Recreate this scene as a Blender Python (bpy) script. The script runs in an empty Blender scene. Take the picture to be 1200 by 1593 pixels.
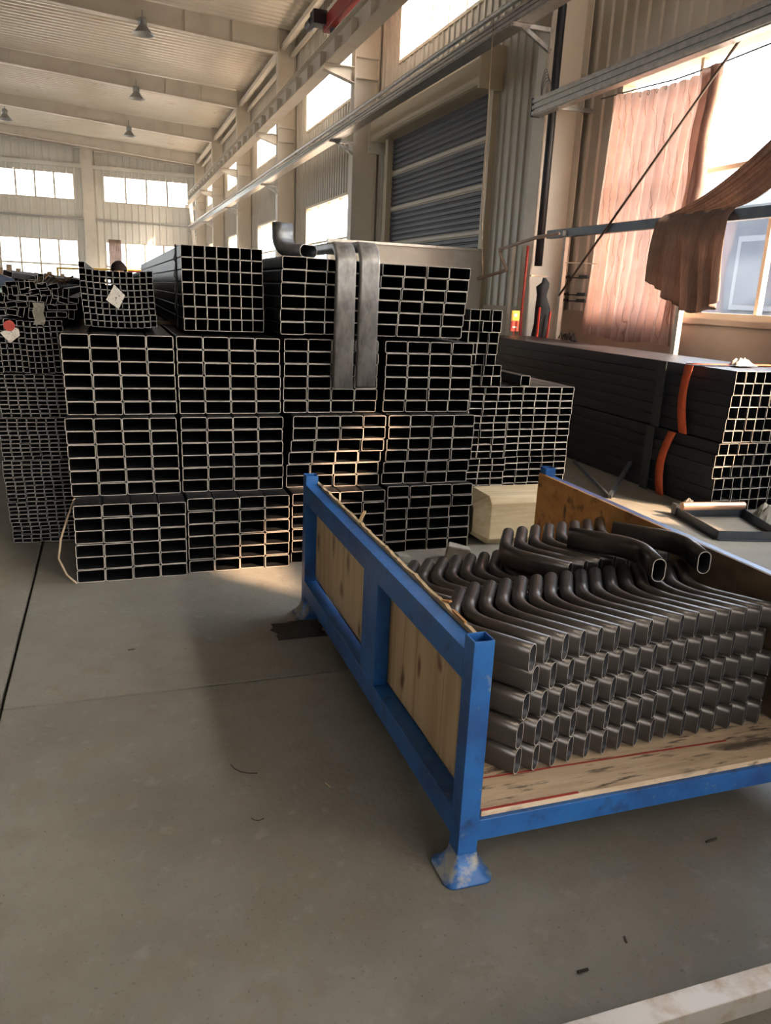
import bpy, math, random
from mathutils import Vector, Matrix, noise
random.seed(11)
SC = bpy.context.scene
COL = SC.collection
# ------------------------------------------------------------------ camera
def make_camera():
    f, yaw, pitch, roll = 1218.24, math.radians(19.447), math.radians(15.544), math.radians(2.6177)
    w = Vector((math.sin(yaw)*math.cos(pitch), math.cos(yaw)*math.cos(pitch), -math.sin(pitch)))
    r = w.cross(Vector((0, 0, 1))).normalized(); u = r.cross(w)
    c, s = math.cos(roll), math.sin(roll)
    r, u = c*r+s*u, -s*r+c*u
    cd = bpy.data.cameras.new('camera'); cd.sensor_fit = 'VERTICAL'; cd.sensor_height = 36.0
    cd.lens = f/1593*36.0; cd.clip_end = 400; cd.clip_start = .05
    o = bpy.data.objects.new('camera', cd); COL.objects.link(o)
    m = Matrix((r, u, -w)).transposed().to_4x4(); m.translation = (0, 0, 1.6)
    o.matrix_world = m; SC.camera = o
make_camera()
# ------------------------------------------------------------------ world, sun, exposure
wd = bpy.data.worlds.new('sky'); SC.world = wd; wd.use_nodes = True
bgn = wd.node_tree.nodes['Background']
bgn.inputs[0].default_value = (.94, .975, 1.0, 1); bgn.inputs[1].default_value = .50   # even haze
_n = wd.node_tree.nodes; _l = wd.node_tree.links
skt = _n.new('ShaderNodeTexSky'); skt.sky_type = 'NISHITA'; skt.sun_disc = False; skt.sun_elevation = math.radians(33.0)
skt.sun_rotation = math.radians(136.4); skt.dust_density = 6; skt.air_density = 1; skt.ozone_density = 1
bg2 = _n.new('ShaderNodeBackground'); bg2.inputs[1].default_value = .13; _l.new(skt.outputs[0], bg2.inputs[0])
ads = _n.new('ShaderNodeAddShader'); _l.new(bgn.outputs[0], ads.inputs[0]); _l.new(bg2.outputs[0], ads.inputs[1])
_l.new(ads.outputs[0], _n['World Output'].inputs[0])
SUN_DIR = Vector((-.69*math.cos(math.radians(33.0)), .724*math.cos(math.radians(33.0)), -math.sin(math.radians(33.0))))
sd = bpy.data.lights.new('sun', 'SUN'); sd.energy = 1.8; sd.color = (1.0, .62, .36); sd.angle = math.radians(1.0)
so = bpy.data.objects.new('sun', sd); COL.objects.link(so)
so.rotation_euler = SUN_DIR.to_track_quat('-Z', 'Y').to_euler(); so.location = (20, -20, 20)
SC.view_settings.view_transform = 'Standard'; SC.view_settings.look = 'None'
SC.view_settings.gamma = 1; SC.view_settings.use_curve_mapping = False
SC.view_settings.exposure = 3.45
SC.cycles.use_denoising = True
SC.cycles.max_bounces = 7; SC.cycles.diffuse_bounces = 4; SC.cycles.glossy_bounces = 3
SC.cycles.transparent_max_bounces = 12; SC.cycles.sample_clamp_indirect = 3.0
SC.cycles.caustics_reflective = False; SC.cycles.caustics_refractive = False

# ------------------------------------------------------------------ materials
def mat(name, col, rough=.6, metal=0., var=None, bump=None, trans=0., spec=.5):
    """var = (scale, colour2, low, high[, stretch xyz]); a list of them is layered. bump = (scale, strength)"""
    m = bpy.data.materials.new(name); m.use_nodes = True
    nt = m.node_tree; N = nt.nodes; L = nt.links
    b = N['Principled BSDF']; b.inputs['Base Color'].default_value = (*col, 1)
    b.inputs['Roughness'].default_value = rough; b.inputs['Metallic'].default_value = metal
    b.inputs['Specular IOR Level'].default_value = spec
    tc = N.new('ShaderNodeTexCoord')
    prev = None
    if var:
        if isinstance(var, tuple): var = [var]
        for v in var:
            sc, c2, lo, hi = v[:4]; st = v[4] if len(v) > 4 else (1, 1, 1)
            mp = N.new('ShaderNodeMapping'); mp.inputs['Scale'].default_value = st
            L.new(tc.outputs['Object'], mp.inputs[0])
            nz = N.new('ShaderNodeTexNoise'); nz.inputs['Scale'].default_value = sc; nz.inputs['Detail'].default_value = 5
            nz.inputs['Roughness'].default_value = .6
            L.new(mp.outputs[0], nz.inputs['Vector'])
            mr = N.new('ShaderNodeMapRange'); mr.inputs[1].default_value = lo; mr.inputs[2].default_value = hi
            L.new(nz.outputs[0], mr.inputs[0])
            mx = N.new('ShaderNodeMix'); mx.data_type = 'RGBA'
            L.new(mr.outputs[0], mx.inputs[0])
            if prev: L.new(prev, mx.inputs[6])
            else: mx.inputs[6].default_value = (*col, 1)
            mx.inputs[7].default_value = (*c2, 1); prev = mx.outputs[2]
        L.new(prev, b.inputs['Base Color'])
    if bump:
        nz = N.new('ShaderNodeTexNoise'); nz.inputs['Scale'].default_value = bump[0]; nz.inputs['Detail'].default_value = 4
        L.new(tc.outputs['Object'], nz.inputs['Vector'])
        bp = N.new('ShaderNodeBump'); bp.inputs['Strength'].default_value = bump[1]; bp.inputs['Distance'].default_value = .02
        L.new(nz.outputs[0], bp.inputs['Height']); L.new(bp.outputs[0], b.inputs['Normal'])
    if trans > 0:
        t = N.new('ShaderNodeBsdfTranslucent'); mx = N.new('ShaderNodeMixShader'); mx.inputs[0].default_value = trans
        if prev: L.new(prev, t.inputs[0])
        else: t.inputs[0].default_value = (*col, 1)
        L.new(b.outputs[0], mx.inputs[1]); L.new(t.outputs[0], mx.inputs[2])
        L.new(mx.outputs[0], N['Material Output'].inputs[0])
    return m
M = {}
M['floor'] = mat('concrete', (.275, .268, .240), .60, 0, [(1.1, (.195, .19, .17), .40, .66), (6, (.23, .215, .185), .48, .70), (14, (.32, .31, .285), .58, .80), (70, (.12, .11, .10), .62, .74), (110, (.40, .39, .36), .68, .78)], (55, .14))
M['joint'] = mat('joint_dirt', (.045, .04, .035), .9)
M['wall'] = mat('painted_corrugated_sheet', (.62, .58, .515), .42, 0, (.6, (.53, .47, .40), .45, .75))
M['wallfar'] = mat('dark_sheet', (.34, .31, .27), .6)  # unseen rear and left walls, toned dark to cut bounced light
M['wallend'] = mat('painted_sheet_pale', (.80, .78, .72), .5, 0, (.5, (.72, .68, .60), .45, .75))
M['roof'] = mat('roof_liner_sheet', (.86, .81, .71), .30, .1, [(.35, (.80, .72, .60), .45, .7), (.9, (.60, .42, .26), .62, .8)])
M['column'] = mat('column_paint', (.78, .72, .63), .5, 0, (1.2, (.66, .58, .49), .5, .75))
M['plaster'] = mat('plaster', (.52, .43, .35), .8, 0, (1.5, (.42, .34, .27), .45, .75), (30, .1))
M['frame'] = mat('window_frame_paint', (.66, .56, .42), .5)
M['galv'] = mat('galvanised_steel', (.52, .50, .47), .35, .7, (14, (.36, .35, .34), .4, .7))
M['shutter'] = mat('shutter_blue_grey', (.04, .044, .062), .5, .0, (2, (.085, .08, .09), .4, .7, (1, .2, 6)))
M['shutterlight'] = mat('shutter_pale_slat', (.62, .55, .46), .5)
M['steel'] = mat('mill_scale_steel', (.030, .032, .038), .42, .55, (6, (.055, .05, .048), .45, .75, (1, .15, 1)))
M['steelblue'] = mat('dark_blue_steel', (.035, .040, .052), .45, .5, (5, (.05, .05, .055), .45, .75, (1, .1, 1)))
M['cut'] = mat('cut_steel_edge', (.52, .49, .455), .5, .15, (20, (.40, .34, .28), .5, .8))
M['cutdim'] = mat('cut_edge_dull', (.34, .34, .34), .55, .2, (20, (.24, .23, .22), .45, .75))
M['pipe'] = mat('bent_pipe_steel', (.064, .056, .050), .29, .5, [(7, (.038, .034, .032), .4, .75), (3, (.095, .07, .056), .55, .8)], (40, .03))
M['pipegrey'] = mat('galvanised_pipe', (.38, .38, .38), .42, .55, [(18, (.17, .17, .175), .42, .7, (1, 1, .4)), (5, (.21, .18, .155), .55, .8)], (35, .06))
M['pipedark'] = mat('dark_grey_pipe', (.12, .125, .13), .38, .6, (9, (.19, .19, .19), .5, .75))
M['blue'] = mat('blue_paint', (.022, .145, .46), .38, .05, [(5, (.02, .085, .29), .42, .66), (26, (.20, .25, .33), .62, .78), (9, (.022, .030, .05), .58, .72), (45, (.10, .055, .035), .66, .76)], (40, .08))
M['bluescuff'] = mat('scuffed_blue_paint', (.03, .14, .42), .42, .1, [(14, (.36, .36, .33), .46, .6)], (40, .06))
def wood(name, c1, c2, knot, st, kn=(.62, .72), dirt=None, kscale=0):
    v = [(7, c2, .40, .66, st), (2.6, knot, kn[0], kn[1], tuple(.35*a+.65 for a in st))]
    if dirt: v.append(dirt)
    m = mat(name, c1, .7, 0, v, (35, .08))
    if kscale:   # round knots with a dark heart
        N = m.node_tree.nodes; L = m.node_tree.links; b = N['Principled BSDF']; src = b.inputs['Base Color'].links[0].from_socket
        tc = N.new('ShaderNodeTexCoord'); mp = N.new('ShaderNodeMapping'); mp.inputs['Scale'].default_value = (0, 1, .5)
        L.new(tc.outputs['Object'], mp.inputs[0])
        nz = N.new('ShaderNodeTexNoise'); nz.inputs['Scale'].default_value = 9; L.new(mp.outputs[0], nz.inputs['Vector'])
        ad = N.new('ShaderNodeVectorMath'); ad.operation = 'MULTIPLY_ADD'; ad.inputs[1].default_value = (.07, .07, .07)
        L.new(nz.outputs['Color'], ad.inputs[0]); L.new(mp.outputs[0], ad.inputs[2])
        vo = N.new('ShaderNodeTexVoronoi'); vo.inputs['Scale'].default_value = kscale; vo.voronoi_dimensions = '2D'
        sx = N.new('ShaderNodeSeparateXYZ'); cx = N.new('ShaderNodeCombineXYZ'); L.new(ad.outputs[0], sx.inputs[0])
        L.new(sx.outputs[1], cx.inputs[0]); L.new(sx.outputs[2], cx.inputs[1]); L.new(cx.outputs[0], vo.inputs['Vector'])
        mr = N.new('ShaderNodeMapRange'); mr.inputs[1].default_value = .03; mr.inputs[2].default_value = .13; mr.inputs[3].default_value = .92; mr.inputs[4].default_value = 0
        L.new(vo.outputs['Distance'], mr.inputs[0])
        mx = N.new('ShaderNodeMix'); mx.data_type = 'RGBA'; mx.inputs[7].default_value = (*knot, 1)
        L.new(mr.outputs[0], mx.inputs[0]); L.new(src, mx.inputs[6]); L.new(mx.outputs[2], b.inputs['Base Color'])
    return m
M['ply'] = wood('pine_plywood', (.60, .45, .265), (.46, .32, .17), (.14, .055, .03), (3, 3, .25), (.64, .74), None, 5.5)
M['ply2'] = wood('pale_plywood', (.62, .49, .30), (.50, .36, .20), (.20, .12, .06), (3, 3, .25), (.66, .76), None, 4.0)
M['osb'] = wood('orange_plywood', (.60, .31, .10), (.46, .22, .07), (.09, .05, .03), (3, .8, 1.5), (.55, .64), (14, (.16, .08, .035), .56, .68), 5)
M['plyold'] = wood('weathered_plywood', (.22, .16, .10), (.14, .10, .065), (.06, .045, .035), (3, .8, 1.5), (.52, .66))
M['deck'] = wood('deck_plywood', (.76, .62, .45), (.60, .46, .31), (.13, .10, .08), (.5, 5, 3), (.58, .68), (22, (.17, .13, .10), .56, .66, (.35, 2.5, 1)))
M['timber'] = wood('timber', (.55, .46, .30), (.43, .34, .20), (.30, .22, .12), (.3, 3, 3), (.64, .76))
M['redink'] = mat('red_paint_line', (.45, .06, .045), .7)
M['white'] = mat('white_paint', (.72, .69, .62), .5, 0, (9, (.5, .45, .38), .55, .75))
M['darkbar'] = mat('dark_grey_blue_paint', (.055, .07, .09), .4, .3, (8, (.08, .085, .09), .45, .7))
M['black'] = mat('black_rubber', (.012, .013, .018), .5)
M['blackcloth'] = mat('black_cloth', (.02, .022, .028), .9, 0, (9, (.035, .035, .04), .4, .7))
M['orange'] = mat('orange_webbing', (.62, .10, .03), .75, 0, (30, (.45, .08, .03), .4, .7))
M['darkweb'] = mat('dark_webbing', (.035, .04, .045), .8, 0, (30, (.06, .065, .065), .4, .7))
M['red'] = mat('red_paint', (.42, .045, .035), .5)
M['yellow'] = mat('yellow_paint', (.65, .42, .06), .55)
M['pinkpipe'] = mat('dusty_pipe', (.46, .35, .28), .6)
M['paper'] = mat('paper_tag', (.66, .64, .60), .8, 0, (90, (.16, .15, .16), .56, .66))
M['wire'] = mat('wire', (.12, .11, .10), .5, .6)
M['rope'] = mat('rope', (.42, .33, .24), .8)
M['rod'] = mat('rusty_rod', (.11, .075, .055), .6, .3)
M['rubble'] = mat('grey_rubble', (.36, .35, .31), .9, 0, (12, (.24, .23, .20), .4, .7), (20, .3))
M['green'] = mat('mint_green_paint', (.30, .50, .42), .6)
M['tarp'] = mat('blue_tarp', (.03, .055, .12), .6, 0, (3, (.05, .06, .08), .45, .7))
M['brown'] = mat('brown_machine', (.20, .13, .08), .6, 0, (5, (.30, .21, .10), .45, .7))
M['copper'] = mat('pinkish_steel_tube', (.42, .27, .21), .42, .6)
M['shiny'] = mat('stained_bright_steel', (.58, .55, .51), .33, .6, [(9, (.40, .31, .22), .5, .68), (5, (.10, .07, .05), .70, .78)])
M['lampshade'] = mat('lamp_aluminium', (.36, .37, .37), .35, .7)
M['skin'] = mat('skin', (.50, .30, .21), .6)
M['hair'] = mat('black_hair', (.008, .007, .008), .9, 0, None, None, 0, .05)
M['jacket'] = mat('dark_work_jacket', (.05, .055, .07), .8)
M['panel'] = mat('grey_sheet_panel', (.50, .46, .40), .42, .1, (3, (.60, .56, .50), .5, .7))
M['debris'] = mat('dark_debris', (.03, .026, .022), .9)
M['facade'] = mat('bluish_facade', (.030, .045, .072), .6, 0, (1.3, (.045, .06, .085), .4, .7))
M['facadewhite'] = mat('pale_facade', (.10, .12, .15), .6)
M['asphalt'] = mat('pale_concrete_yard', (.34, .32, .29), .9)
# window glass: mostly clear, a thin reflection
g = bpy.data.materials.new('window_glass'); g.use_nodes = True
nt = g.node_tree; nt.nodes.remove(nt.nodes['Principled BSDF'])
_t = nt.nodes.new('ShaderNodeBsdfTransparent'); _t.inputs[0].default_value = (.94, .95, .95, 1)
_g = nt.nodes.new('ShaderNodeBsdfGlossy'); _g.inputs['Roughness'].default_value = .1
_m = nt.nodes.new('ShaderNodeMixShader'); _m.inputs[0].default_value = .05
nt.links.new(_t.outputs[0], _m.inputs[1]); nt.links.new(_g.outputs[0], _m.inputs[2])
nt.links.new(_m.outputs[0], nt.nodes['Material Output'].inputs[0]); M['glass'] = g
# curtain cloth: translucent, with wavy embroidered lines running down it
def curtain_mat(name, c1, c2, line, tr):
    m = mat(name, c1, .9, 0, (3, c2, .4, .7), None, tr)
    nt = m.node_tree; N = nt.nodes; L = nt.links
    tc = N.new('ShaderNodeTexCoord'); mp = N.new('ShaderNodeMapping'); mp.inputs['Scale'].default_value = (0, 1.05, .06)
    L.new(tc.outputs['Object'], mp.inputs[0])
    wv = N.new('ShaderNodeTexWave'); wv.bands_direction = 'Y'; wv.inputs['Scale'].default_value = 4.2
    nz = N.new('ShaderNodeTexNoise'); nz.inputs['Scale'].default_value = 4.5
    L.new(tc.outputs['Object'], nz.inputs['Vector'])
    ad = N.new('ShaderNodeVectorMath'); ad.operation = 'MULTIPLY_ADD'; ad.inputs[1].default_value = (.09, .09, .09)
    L.new(nz.outputs['Color'], ad.inputs[0]); L.new(mp.outputs[0], ad.inputs[2]); L.new(ad.outputs[0], wv.inputs['Vector'])
    mr = N.new('ShaderNodeMapRange'); mr.inputs[1].default_value = .985; mr.inputs[2].default_value = .998; mr.inputs[4].default_value = .7
    L.new(wv.outputs['Fac'], mr.inputs[0])
    src = [l for l in L if l.to_node.type == 'BSDF_PRINCIPLED' and l.to_socket.name == 'Base Color'][0].from_socket
    mx = N.new('ShaderNodeMix'); mx.data_type = 'RGBA'; mx.inputs[7].default_value = (*line, 1)
    L.new(mr.outputs[0], mx.inputs[0]); L.new(src, mx.inputs[6])
    for n in N:
        if n.type == 'BSDF_PRINCIPLED': L.new(mx.outputs[2], n.inputs['Base Color'])
        if n.type == 'BSDF_TRANSLUCENT': L.new(mx.outputs[2], n.inputs[0])
    return m
M['curtain'] = curtain_mat('pink_curtain', (.55, .385, .33), (.44, .30, .25), (.24, .13, .08), .38)
M['drape'] = curtain_mat('brown_drape', (.36, .25, .20), (.22, .16, .13), (.15, .09, .06), .3)

# ------------------------------------------------------------------ mesh helpers
WLOC = {}
def put(o, parent=None, loc=(0, 0, 0)):
    COL.objects.link(o)
    if parent is not None: o.parent = parent
    o.location = loc
    return o
class MB:
    def __init__(s): s.v = []; s.f = []; s.mi = []
    def add(s, vs, fs, mi=0):
        k = len(s.v); s.v += [tuple(a) for a in vs]; s.f += [tuple(k+i for i in f) for f in fs]; s.mi += [mi]*len(fs); return s
    def box(s, x0, x1, y0, y1, z0, z1, mi=0):
        return s.add([(x, y, z) for x in (x0, x1) for y in (y0, y1) for z in (z0, z1)],
                     [(0, 1, 3, 2), (4, 6, 7, 5), (0, 4, 5, 1), (2, 3, 7, 6), (0, 2, 6, 4), (1, 5, 7, 3)], mi)
    def bar(s, p0, p1, w, h, up=(0, 0, 1), mi=0):
        p0 = Vector(p0); p1 = Vector(p1); d = (p1-p0).normalized(); sd_ = d.cross(Vector(up))
        if sd_.length < 1e-4: sd_ = d.cross(Vector((1, 0, 0)))
        sd_.normalize(); u = sd_.cross(d)
        vs = [p+sd_*a*w/2+u*b*h/2 for p in (p0, p1) for a, b in ((-1, -1), (1, -1), (1, 1), (-1, 1))]
        return s.add(vs, [(3, 2, 1, 0), (4, 5, 6, 7), (0, 1, 5, 4), (1, 2, 6, 5), (2, 3, 7, 6), (3, 0, 4, 7)], mi)
    def tube(s, path, r, n=8, cap=True, mi=0):
        path = [Vector(p) for p in path]; rings = []
        prev = None
        for i, p in enumerate(path):
            d = (path[min(i+1, len(path)-1)]-path[max(i-1, 0)]).normalized()
            if prev is None:
                a = d.cross(Vector((0, 0, 1)))
                if a.length < .1: a = d.cross(Vector((1, 0, 0)))
            else: a = prev-d*prev.dot(d)
            a.normalize(); prev = a; b = d.cross(a)
            rr = r[i] if isinstance(r, (list, tuple)) else r
            rings.append([p+(a*math.cos(2*math.pi*k/n)+b*math.sin(2*math.pi*k/n))*rr for k in range(n)])
        vs = [q for rg in rings for q in rg]
        fs = [(i*n+k, i*n+(k+1) % n, (i+1)*n+(k+1) % n, (i+1)*n+k) for i in range(len(rings)-1) for k in range(n)]
        if cap: fs += [tuple(reversed(range(n))), tuple((len(rings)-1)*n+k for k in range(n))]
        return s.add(vs, fs, mi)
    def lathe(s, prof, c=(0, 0, 0), n=20, mi=0):
        vs = [(c[0]+r*math.cos(2*math.pi*k/n), c[1]+r*math.sin(2*math.pi*k/n), c[2]+z) for r, z in prof for k in range(n)]
        fs = [(i*n+k, i*n+(k+1) % n, (i+1)*n+(k+1) % n, (i+1)*n+k) for i in range(len(prof)-1) for k in range(n)]
        return s.add(vs, fs, mi)
    def grid(s, P, mi=0):
        nu = len(P); nv = len(P[0])
        return s.add([p for row in P for p in row], [(i*nv+j, i*nv+j+1, (i+1)*nv+j+1, (i+1)*nv+j) for i in range(nu-1) for j in range(nv-1)], mi)
    def build(s, name, mats, parent=None, loc=None, smooth=False, bevel=0, solid=0):
        if not isinstance(mats, (list, tuple)): mats = [mats]
        if loc is None:
            off = WLOC.get(parent.name, Vector((0, 0, 0))) if parent is not None else Vector((0, 0, 0)); loc = (0, 0, 0)
        elif parent is None:
            off = Vector(loc)
        else:
            off = WLOC.get(parent.name, Vector((0, 0, 0)))+Vector(loc)
        me = bpy.data.meshes.new(name)
        me.from_pydata([(a[0]-off[0], a[1]-off[1], a[2]-off[2]) for a in s.v], [], s.f)
        for m_ in mats: me.materials.append(M[m_] if isinstance(m_, str) else m_)
        me.polygons.foreach_set('material_index', s.mi)
        if smooth: me.polygons.foreach_set('use_smooth', [True]*len(me.polygons))
        me.update()
        o = put(bpy.data.objects.new(name, me), parent, loc); WLOC[o.name] = off
        if solid:
            md = o.modifiers.new('thickness', 'SOLIDIFY'); md.thickness = solid; md.offset = 0
        if bevel:
            md = o.modifiers.new('bevel', 'BEVEL'); md.width = bevel; md.segments = 2; md.limit_method = 'ANGLE'
        return o
def tag(o, label=None, cat=None, group=None, kind=None):
    if label: o['label'] = label
    if cat: o['category'] = cat
    if group: o['group'] = group
    if kind: o['kind'] = kind
    return o
def thing(name, label, cat, loc, group=None, kind=None):
    o = bpy.data.objects.new(name, None); o.empty_display_size = .1; put(o, None, loc); WLOC[o.name] = Vector(loc)
    return tag(o, label, cat, group, kind)
def inst(name, me, parent, loc, rot=(0, 0, 0)):
    o = bpy.data.objects.new(name, me); put(o, parent, loc); o.rotation_euler = rot
    return o
def struct(o, label=None, cat=None): return tag(o, label, cat, None, 'structure')

# ================================================================== STRUCTURE
WX = 6.0            # inner skin of the right wall
CX = 5.38           # inner flange of the columns
YC = [9.98+8.76*i for i in range(-3, 6)]   # column lines
EY = 55.3           # end wall
RY = -17.0          # rear wall behind the camera
LX = -18.0          # left wall
# ---- floor in slabs with open joints
fl = thing('floor', None, None, (0, 0, 0), kind='structure')
MB().box(LX, 6.2, RY, EY+.3, -.3, -.03).build('joint_bed', 'joint', fl)
xs = [LX, -12.468, -6.468, -.468, 5.532, 6.2]; ys = [RY, -15, -9, -3, 3.0, 9, 15, 21, 27, 33, 39, 45, 51, EY+.3]
for i in range(len(xs)-1):
    for j in range(len(ys)-1):
        a = .008
        MB().box(xs[i]+a, xs[i+1]-a, ys[j]+a, ys[j+1]-a, -.06, 0).build('concrete_slab', 'floor', fl, loc=(xs[i], ys[j], 0))
struct(MB().box(-60, 120, -80, 120, -.4, -.32).build('ground_outside', 'asphalt'))
# ---- corrugated sheet with holes
def prof_pts(u0, u1, per, depth, shape=((0, 0), (.70, 0), (.76, 1), (.94, 1))):
    pts = []; k = math.floor(u0/per)
    while k*per < u1+per:
        b = k*per
        for du, dv in shape: pts.append((b+du*per, dv*depth))
        k += 1
    def val(u):
        for (a, p), (c, q) in zip(pts, pts[1:]):
            if a <= u <= c: return p+(q-p)*(u-a)/(c-a)
        return 0
    return [(u0, val(u0))]+[p for p in pts if u0+1e-4 < p[0] < u1-1e-4]+[(u1, val(u1))]
def cells(u0, u1, z0, z1, holes):
    us = sorted({u0, u1, *[h[0] for h in holes], *[h[1] for h in holes]}); us = [u for u in us if u0 <= u <= u1]
    zs = sorted({z0, z1, *[h[2] for h in holes], *[h[3] for h in holes]}); zs = [z for z in zs if z0 <= z <= z1]
    for a, b in zip(us, us[1:]):
        run = None
        for c, d in zip(zs, zs[1:]):
            hole = any(h[0] <= a+1e-5 and b <= h[1]+1e-5 and h[2] <= c+1e-5 and d <= h[3]+1e-5 for h in holes)
            if not hole: run = (run[0], d) if run else (c, d)
            if hole and run: yield (a, b, *run); run = None
        if run: yield (a, b, *run)
def sheet(fn, u0, u1, z0, z1, holes, per=.25, depth=.03):
    b = MB()
    for a, c, p, q in cells(u0, u1, z0, z1, holes):
        pr = prof_pts(a, c, per, depth)
        b.grid([[fn(u, z, d) for z in (p, q)] for u, d in pr])
    return b
# window list on the right wall (Y0, Y1, Z0, Z1)
WIN_R = [(2.4, 9.06, 1.5, 4.2), (2.6, 8.2, 6.25, 7.6), (13.2, 17.35, 6.25, 7.6)]
for i in range(1, 5):
    y = YC[3+i]; WIN_R += [(y+1.95, y+6.95, 1.5, 4.1), (y+2.15, y+7.1, 6.25, 7.6)]
WIN_R += [(-1.6, .1, 4.4, 5.3), (-7.2, -2.4, 6.25, 7.6), (-14.8, -9, 1.5, 4.2), (-14.8, -9, 6.25, 7.6)]  # unseen bays; small high opening invented to shape the sun patch on the floor
SHUT = (12.6, 17.6, 0, 5.0)
struct(sheet(lambda u, z, d: (WX-d, u, z), RY, EY, 1.5, 10.3, WIN_R+[SHUT]).build('wall_right', 'wall'), 'beige corrugated sheet wall with windows on the right', 'wall')
b = MB()
for a, c, p, q in cells(RY, EY, 0, 1.5, [SHUT]): b.box(WX-.05, WX+.2, a, c, p, q)
struct(b.build('wall_right_base', 'plaster'))
# end wall, rear wall, left wall
WIN_E = [(-6.2, -1.75, 6.33, 7.9), (-.06, 5.1, 6.33, 7.9), (-6.2, -1.69, 1.2, 4.0), (-.1, 4.7, 1.2, 4.0), (-15.5, -8.5, 6.33, 7.9), (-15.5, -8.5, 1.2, 4.0)]
struct(sheet(lambda u, z, d: (u, EY-d, z), LX, WX, 0, 10.6, WIN_E, .42, .06).build('wall_end', 'wallend'), 'pale ribbed sheet wall with windows at the far end', 'wall')
WIN_B = [(-16.5, -9.5, 6.3, 7.9), (-1, 5, 6.3, 7.9), (0, 5, 0, 4.6)]  # unseen openings; low gateway placed to throw light on camera-facing sides
struct(sheet(lambda u, z, d: (u, RY+d, z), LX, WX, 0, 10.6, WIN_B, .3, .03).build('wall_rear', 'wallfar'))
WIN_L = []  # unseen windows, added to brighten the far hall and ceiling
for y in YC[4:-1]: WIN_L += [(y+1.9, y+7, 1.5, 4.1), (y+1.9, y+7, 6.25, 7.6)]
struct(sheet(lambda u, z, d: (LX+d, u, z), RY, EY, 0, 10.3, WIN_L, .3, .03).build('wall_left', 'wallfar'))
# ---- roof liner (ribs run down the slope), ridge at X = -6
def roof(sgn):
    b = MB(); pr = prof_pts(RY-.3, EY+.3, .34, .09, ((0, 0), (.35, 0), (.55, 1), (.80, 1)))
    if sgn > 0: b.grid([[(WX+.4, u, 9.50-d), (-6, u, 10.17-d)] for u, d in pr])
    else: b.grid([[(-6, u, 10.17-d), (LX-.4, u, 9.50-d)] for u, d in pr])
    return b
struct(roof(1).build('ceiling', 'roof'), 'ribbed metal roof liner above the hall', 'ceiling')
struct(roof(-1).build('ceiling_far', 'roof'))
# ---- windows: frame + panes
NW = [0]
PORTALS = []
def window(plane, c, u0, u1, z0, z1, cols, zbars, deep=.12):
    """plane 'x': wall at X=c, u is Y.  plane 'y': wall at Y=c, u is X"""
    NW[0] += 1
    sg = 1 if c > 0 else -1
    def pt(u, z, d): return (c+d*sg, u, z) if plane == 'x' else (u, c+d*sg, z)
    w = thing('window_%d' % NW[0], None, None, pt((u0+u1)/2, z0, 0), kind='structure')
    def bx(b, ua, ub, za, zb, d0, d1):
        p = pt(ua, za, d0); q = pt(ub, zb, d1)
        b.box(min(p[0], q[0]), max(p[0], q[0]), min(p[1], q[1]), max(p[1], q[1]), min(p[2], q[2]), max(p[2], q[2]))
    t = .06; b = MB()
    bx(b, u0, u0+t, z0, z1, -.04, deep); bx(b, u1-t, u1, z0, z1, -.04, deep)
    bx(b, u0+t, u1-t, z0, z0+t, -.04, deep); bx(b, u0+t, u1-t, z1-t, z1, -.04, deep)
    b.build('window_frame', 'frame', w)
    us = [u0+t+(u1-u0-2*t)*k/cols for k in range(cols+1)]
    zs = [z0+t]+list(zbars)+[z1-t]
    b = MB()
    mw = .05 if plane == 'y' else .024
    for u in us[1:-1]: bx(b, u-mw, u+mw, z0+t, z1-t, .03, .09)
    for z in zs[1:-1]: bx(b, u0+t, u1-t, z-mw, z+mw, .028, .092)
    if len(b.v): b.build('mullion', 'frame', w)
    for a, e in zip(us, us[1:]):
        for p, q in zip(zs, zs[1:]):
            b = MB(); bx(b, a+.002, e-.002, p+.002, q-.002, .055, .061); b.build('pane', 'glass', w)
    PORTALS.append((plane, c+sg*.3, u0, u1, z0, z1))
    return w
for k, (a, c, p, q) in enumerate(WIN_R):
    if k == 0: window('x', WX, a, c, p, q, 5, (3.0,), .16)
    elif p > 4: window('x', WX, a, c, p, q, 5 if c-a > 3 else 1, ())
    else: window('x', WX, a, c, p, q, 4 if c-a > 3 else 2, (3.0,), .16)
for a, c, p, q in WIN_E: window('y', EY, a, c, p, q, 4, (2.5,) if p < 5 else ())
for k, (a, c, p, q) in enumerate(WIN_B):
    if k == 2 and q < 5: PORTALS.append(('y', RY-.3, a, c, p, q))
    else: window('y', RY, a, c, p, q, 5, (2.6,) if p < 5 else ())
for a, c, p, q in WIN_L: window('x', LX, a, c, p, q, 4, (3.0,) if p < 5 else ())
for n, (pl, c, a, e, p, q) in enumerate(PORTALS):
    ld = bpy.data.lights.new('sky_portal', 'AREA'); ld.shape = 'RECTANGLE'; ld.size = e-a; ld.size_y = q-p
    ld.cycles.is_portal = True
    o = bpy.data.objects.new('sky_portal', ld); COL.objects.link(o)
    if pl == 'x': o.location = (c, (a+e)/2, (p+q)/2); d = Vector((-1 if c > 0 else 1, 0, 0))
    else: o.location = ((a+e)/2, c, (p+q)/2); d = Vector((0, -1 if c > 0 else 1, 0))
    zax = Vector((0, 0, 1))
    m3 = Matrix((zax.cross(-d), zax, -d)).transposed()
    o.rotation_euler = m3.to_euler()
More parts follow.
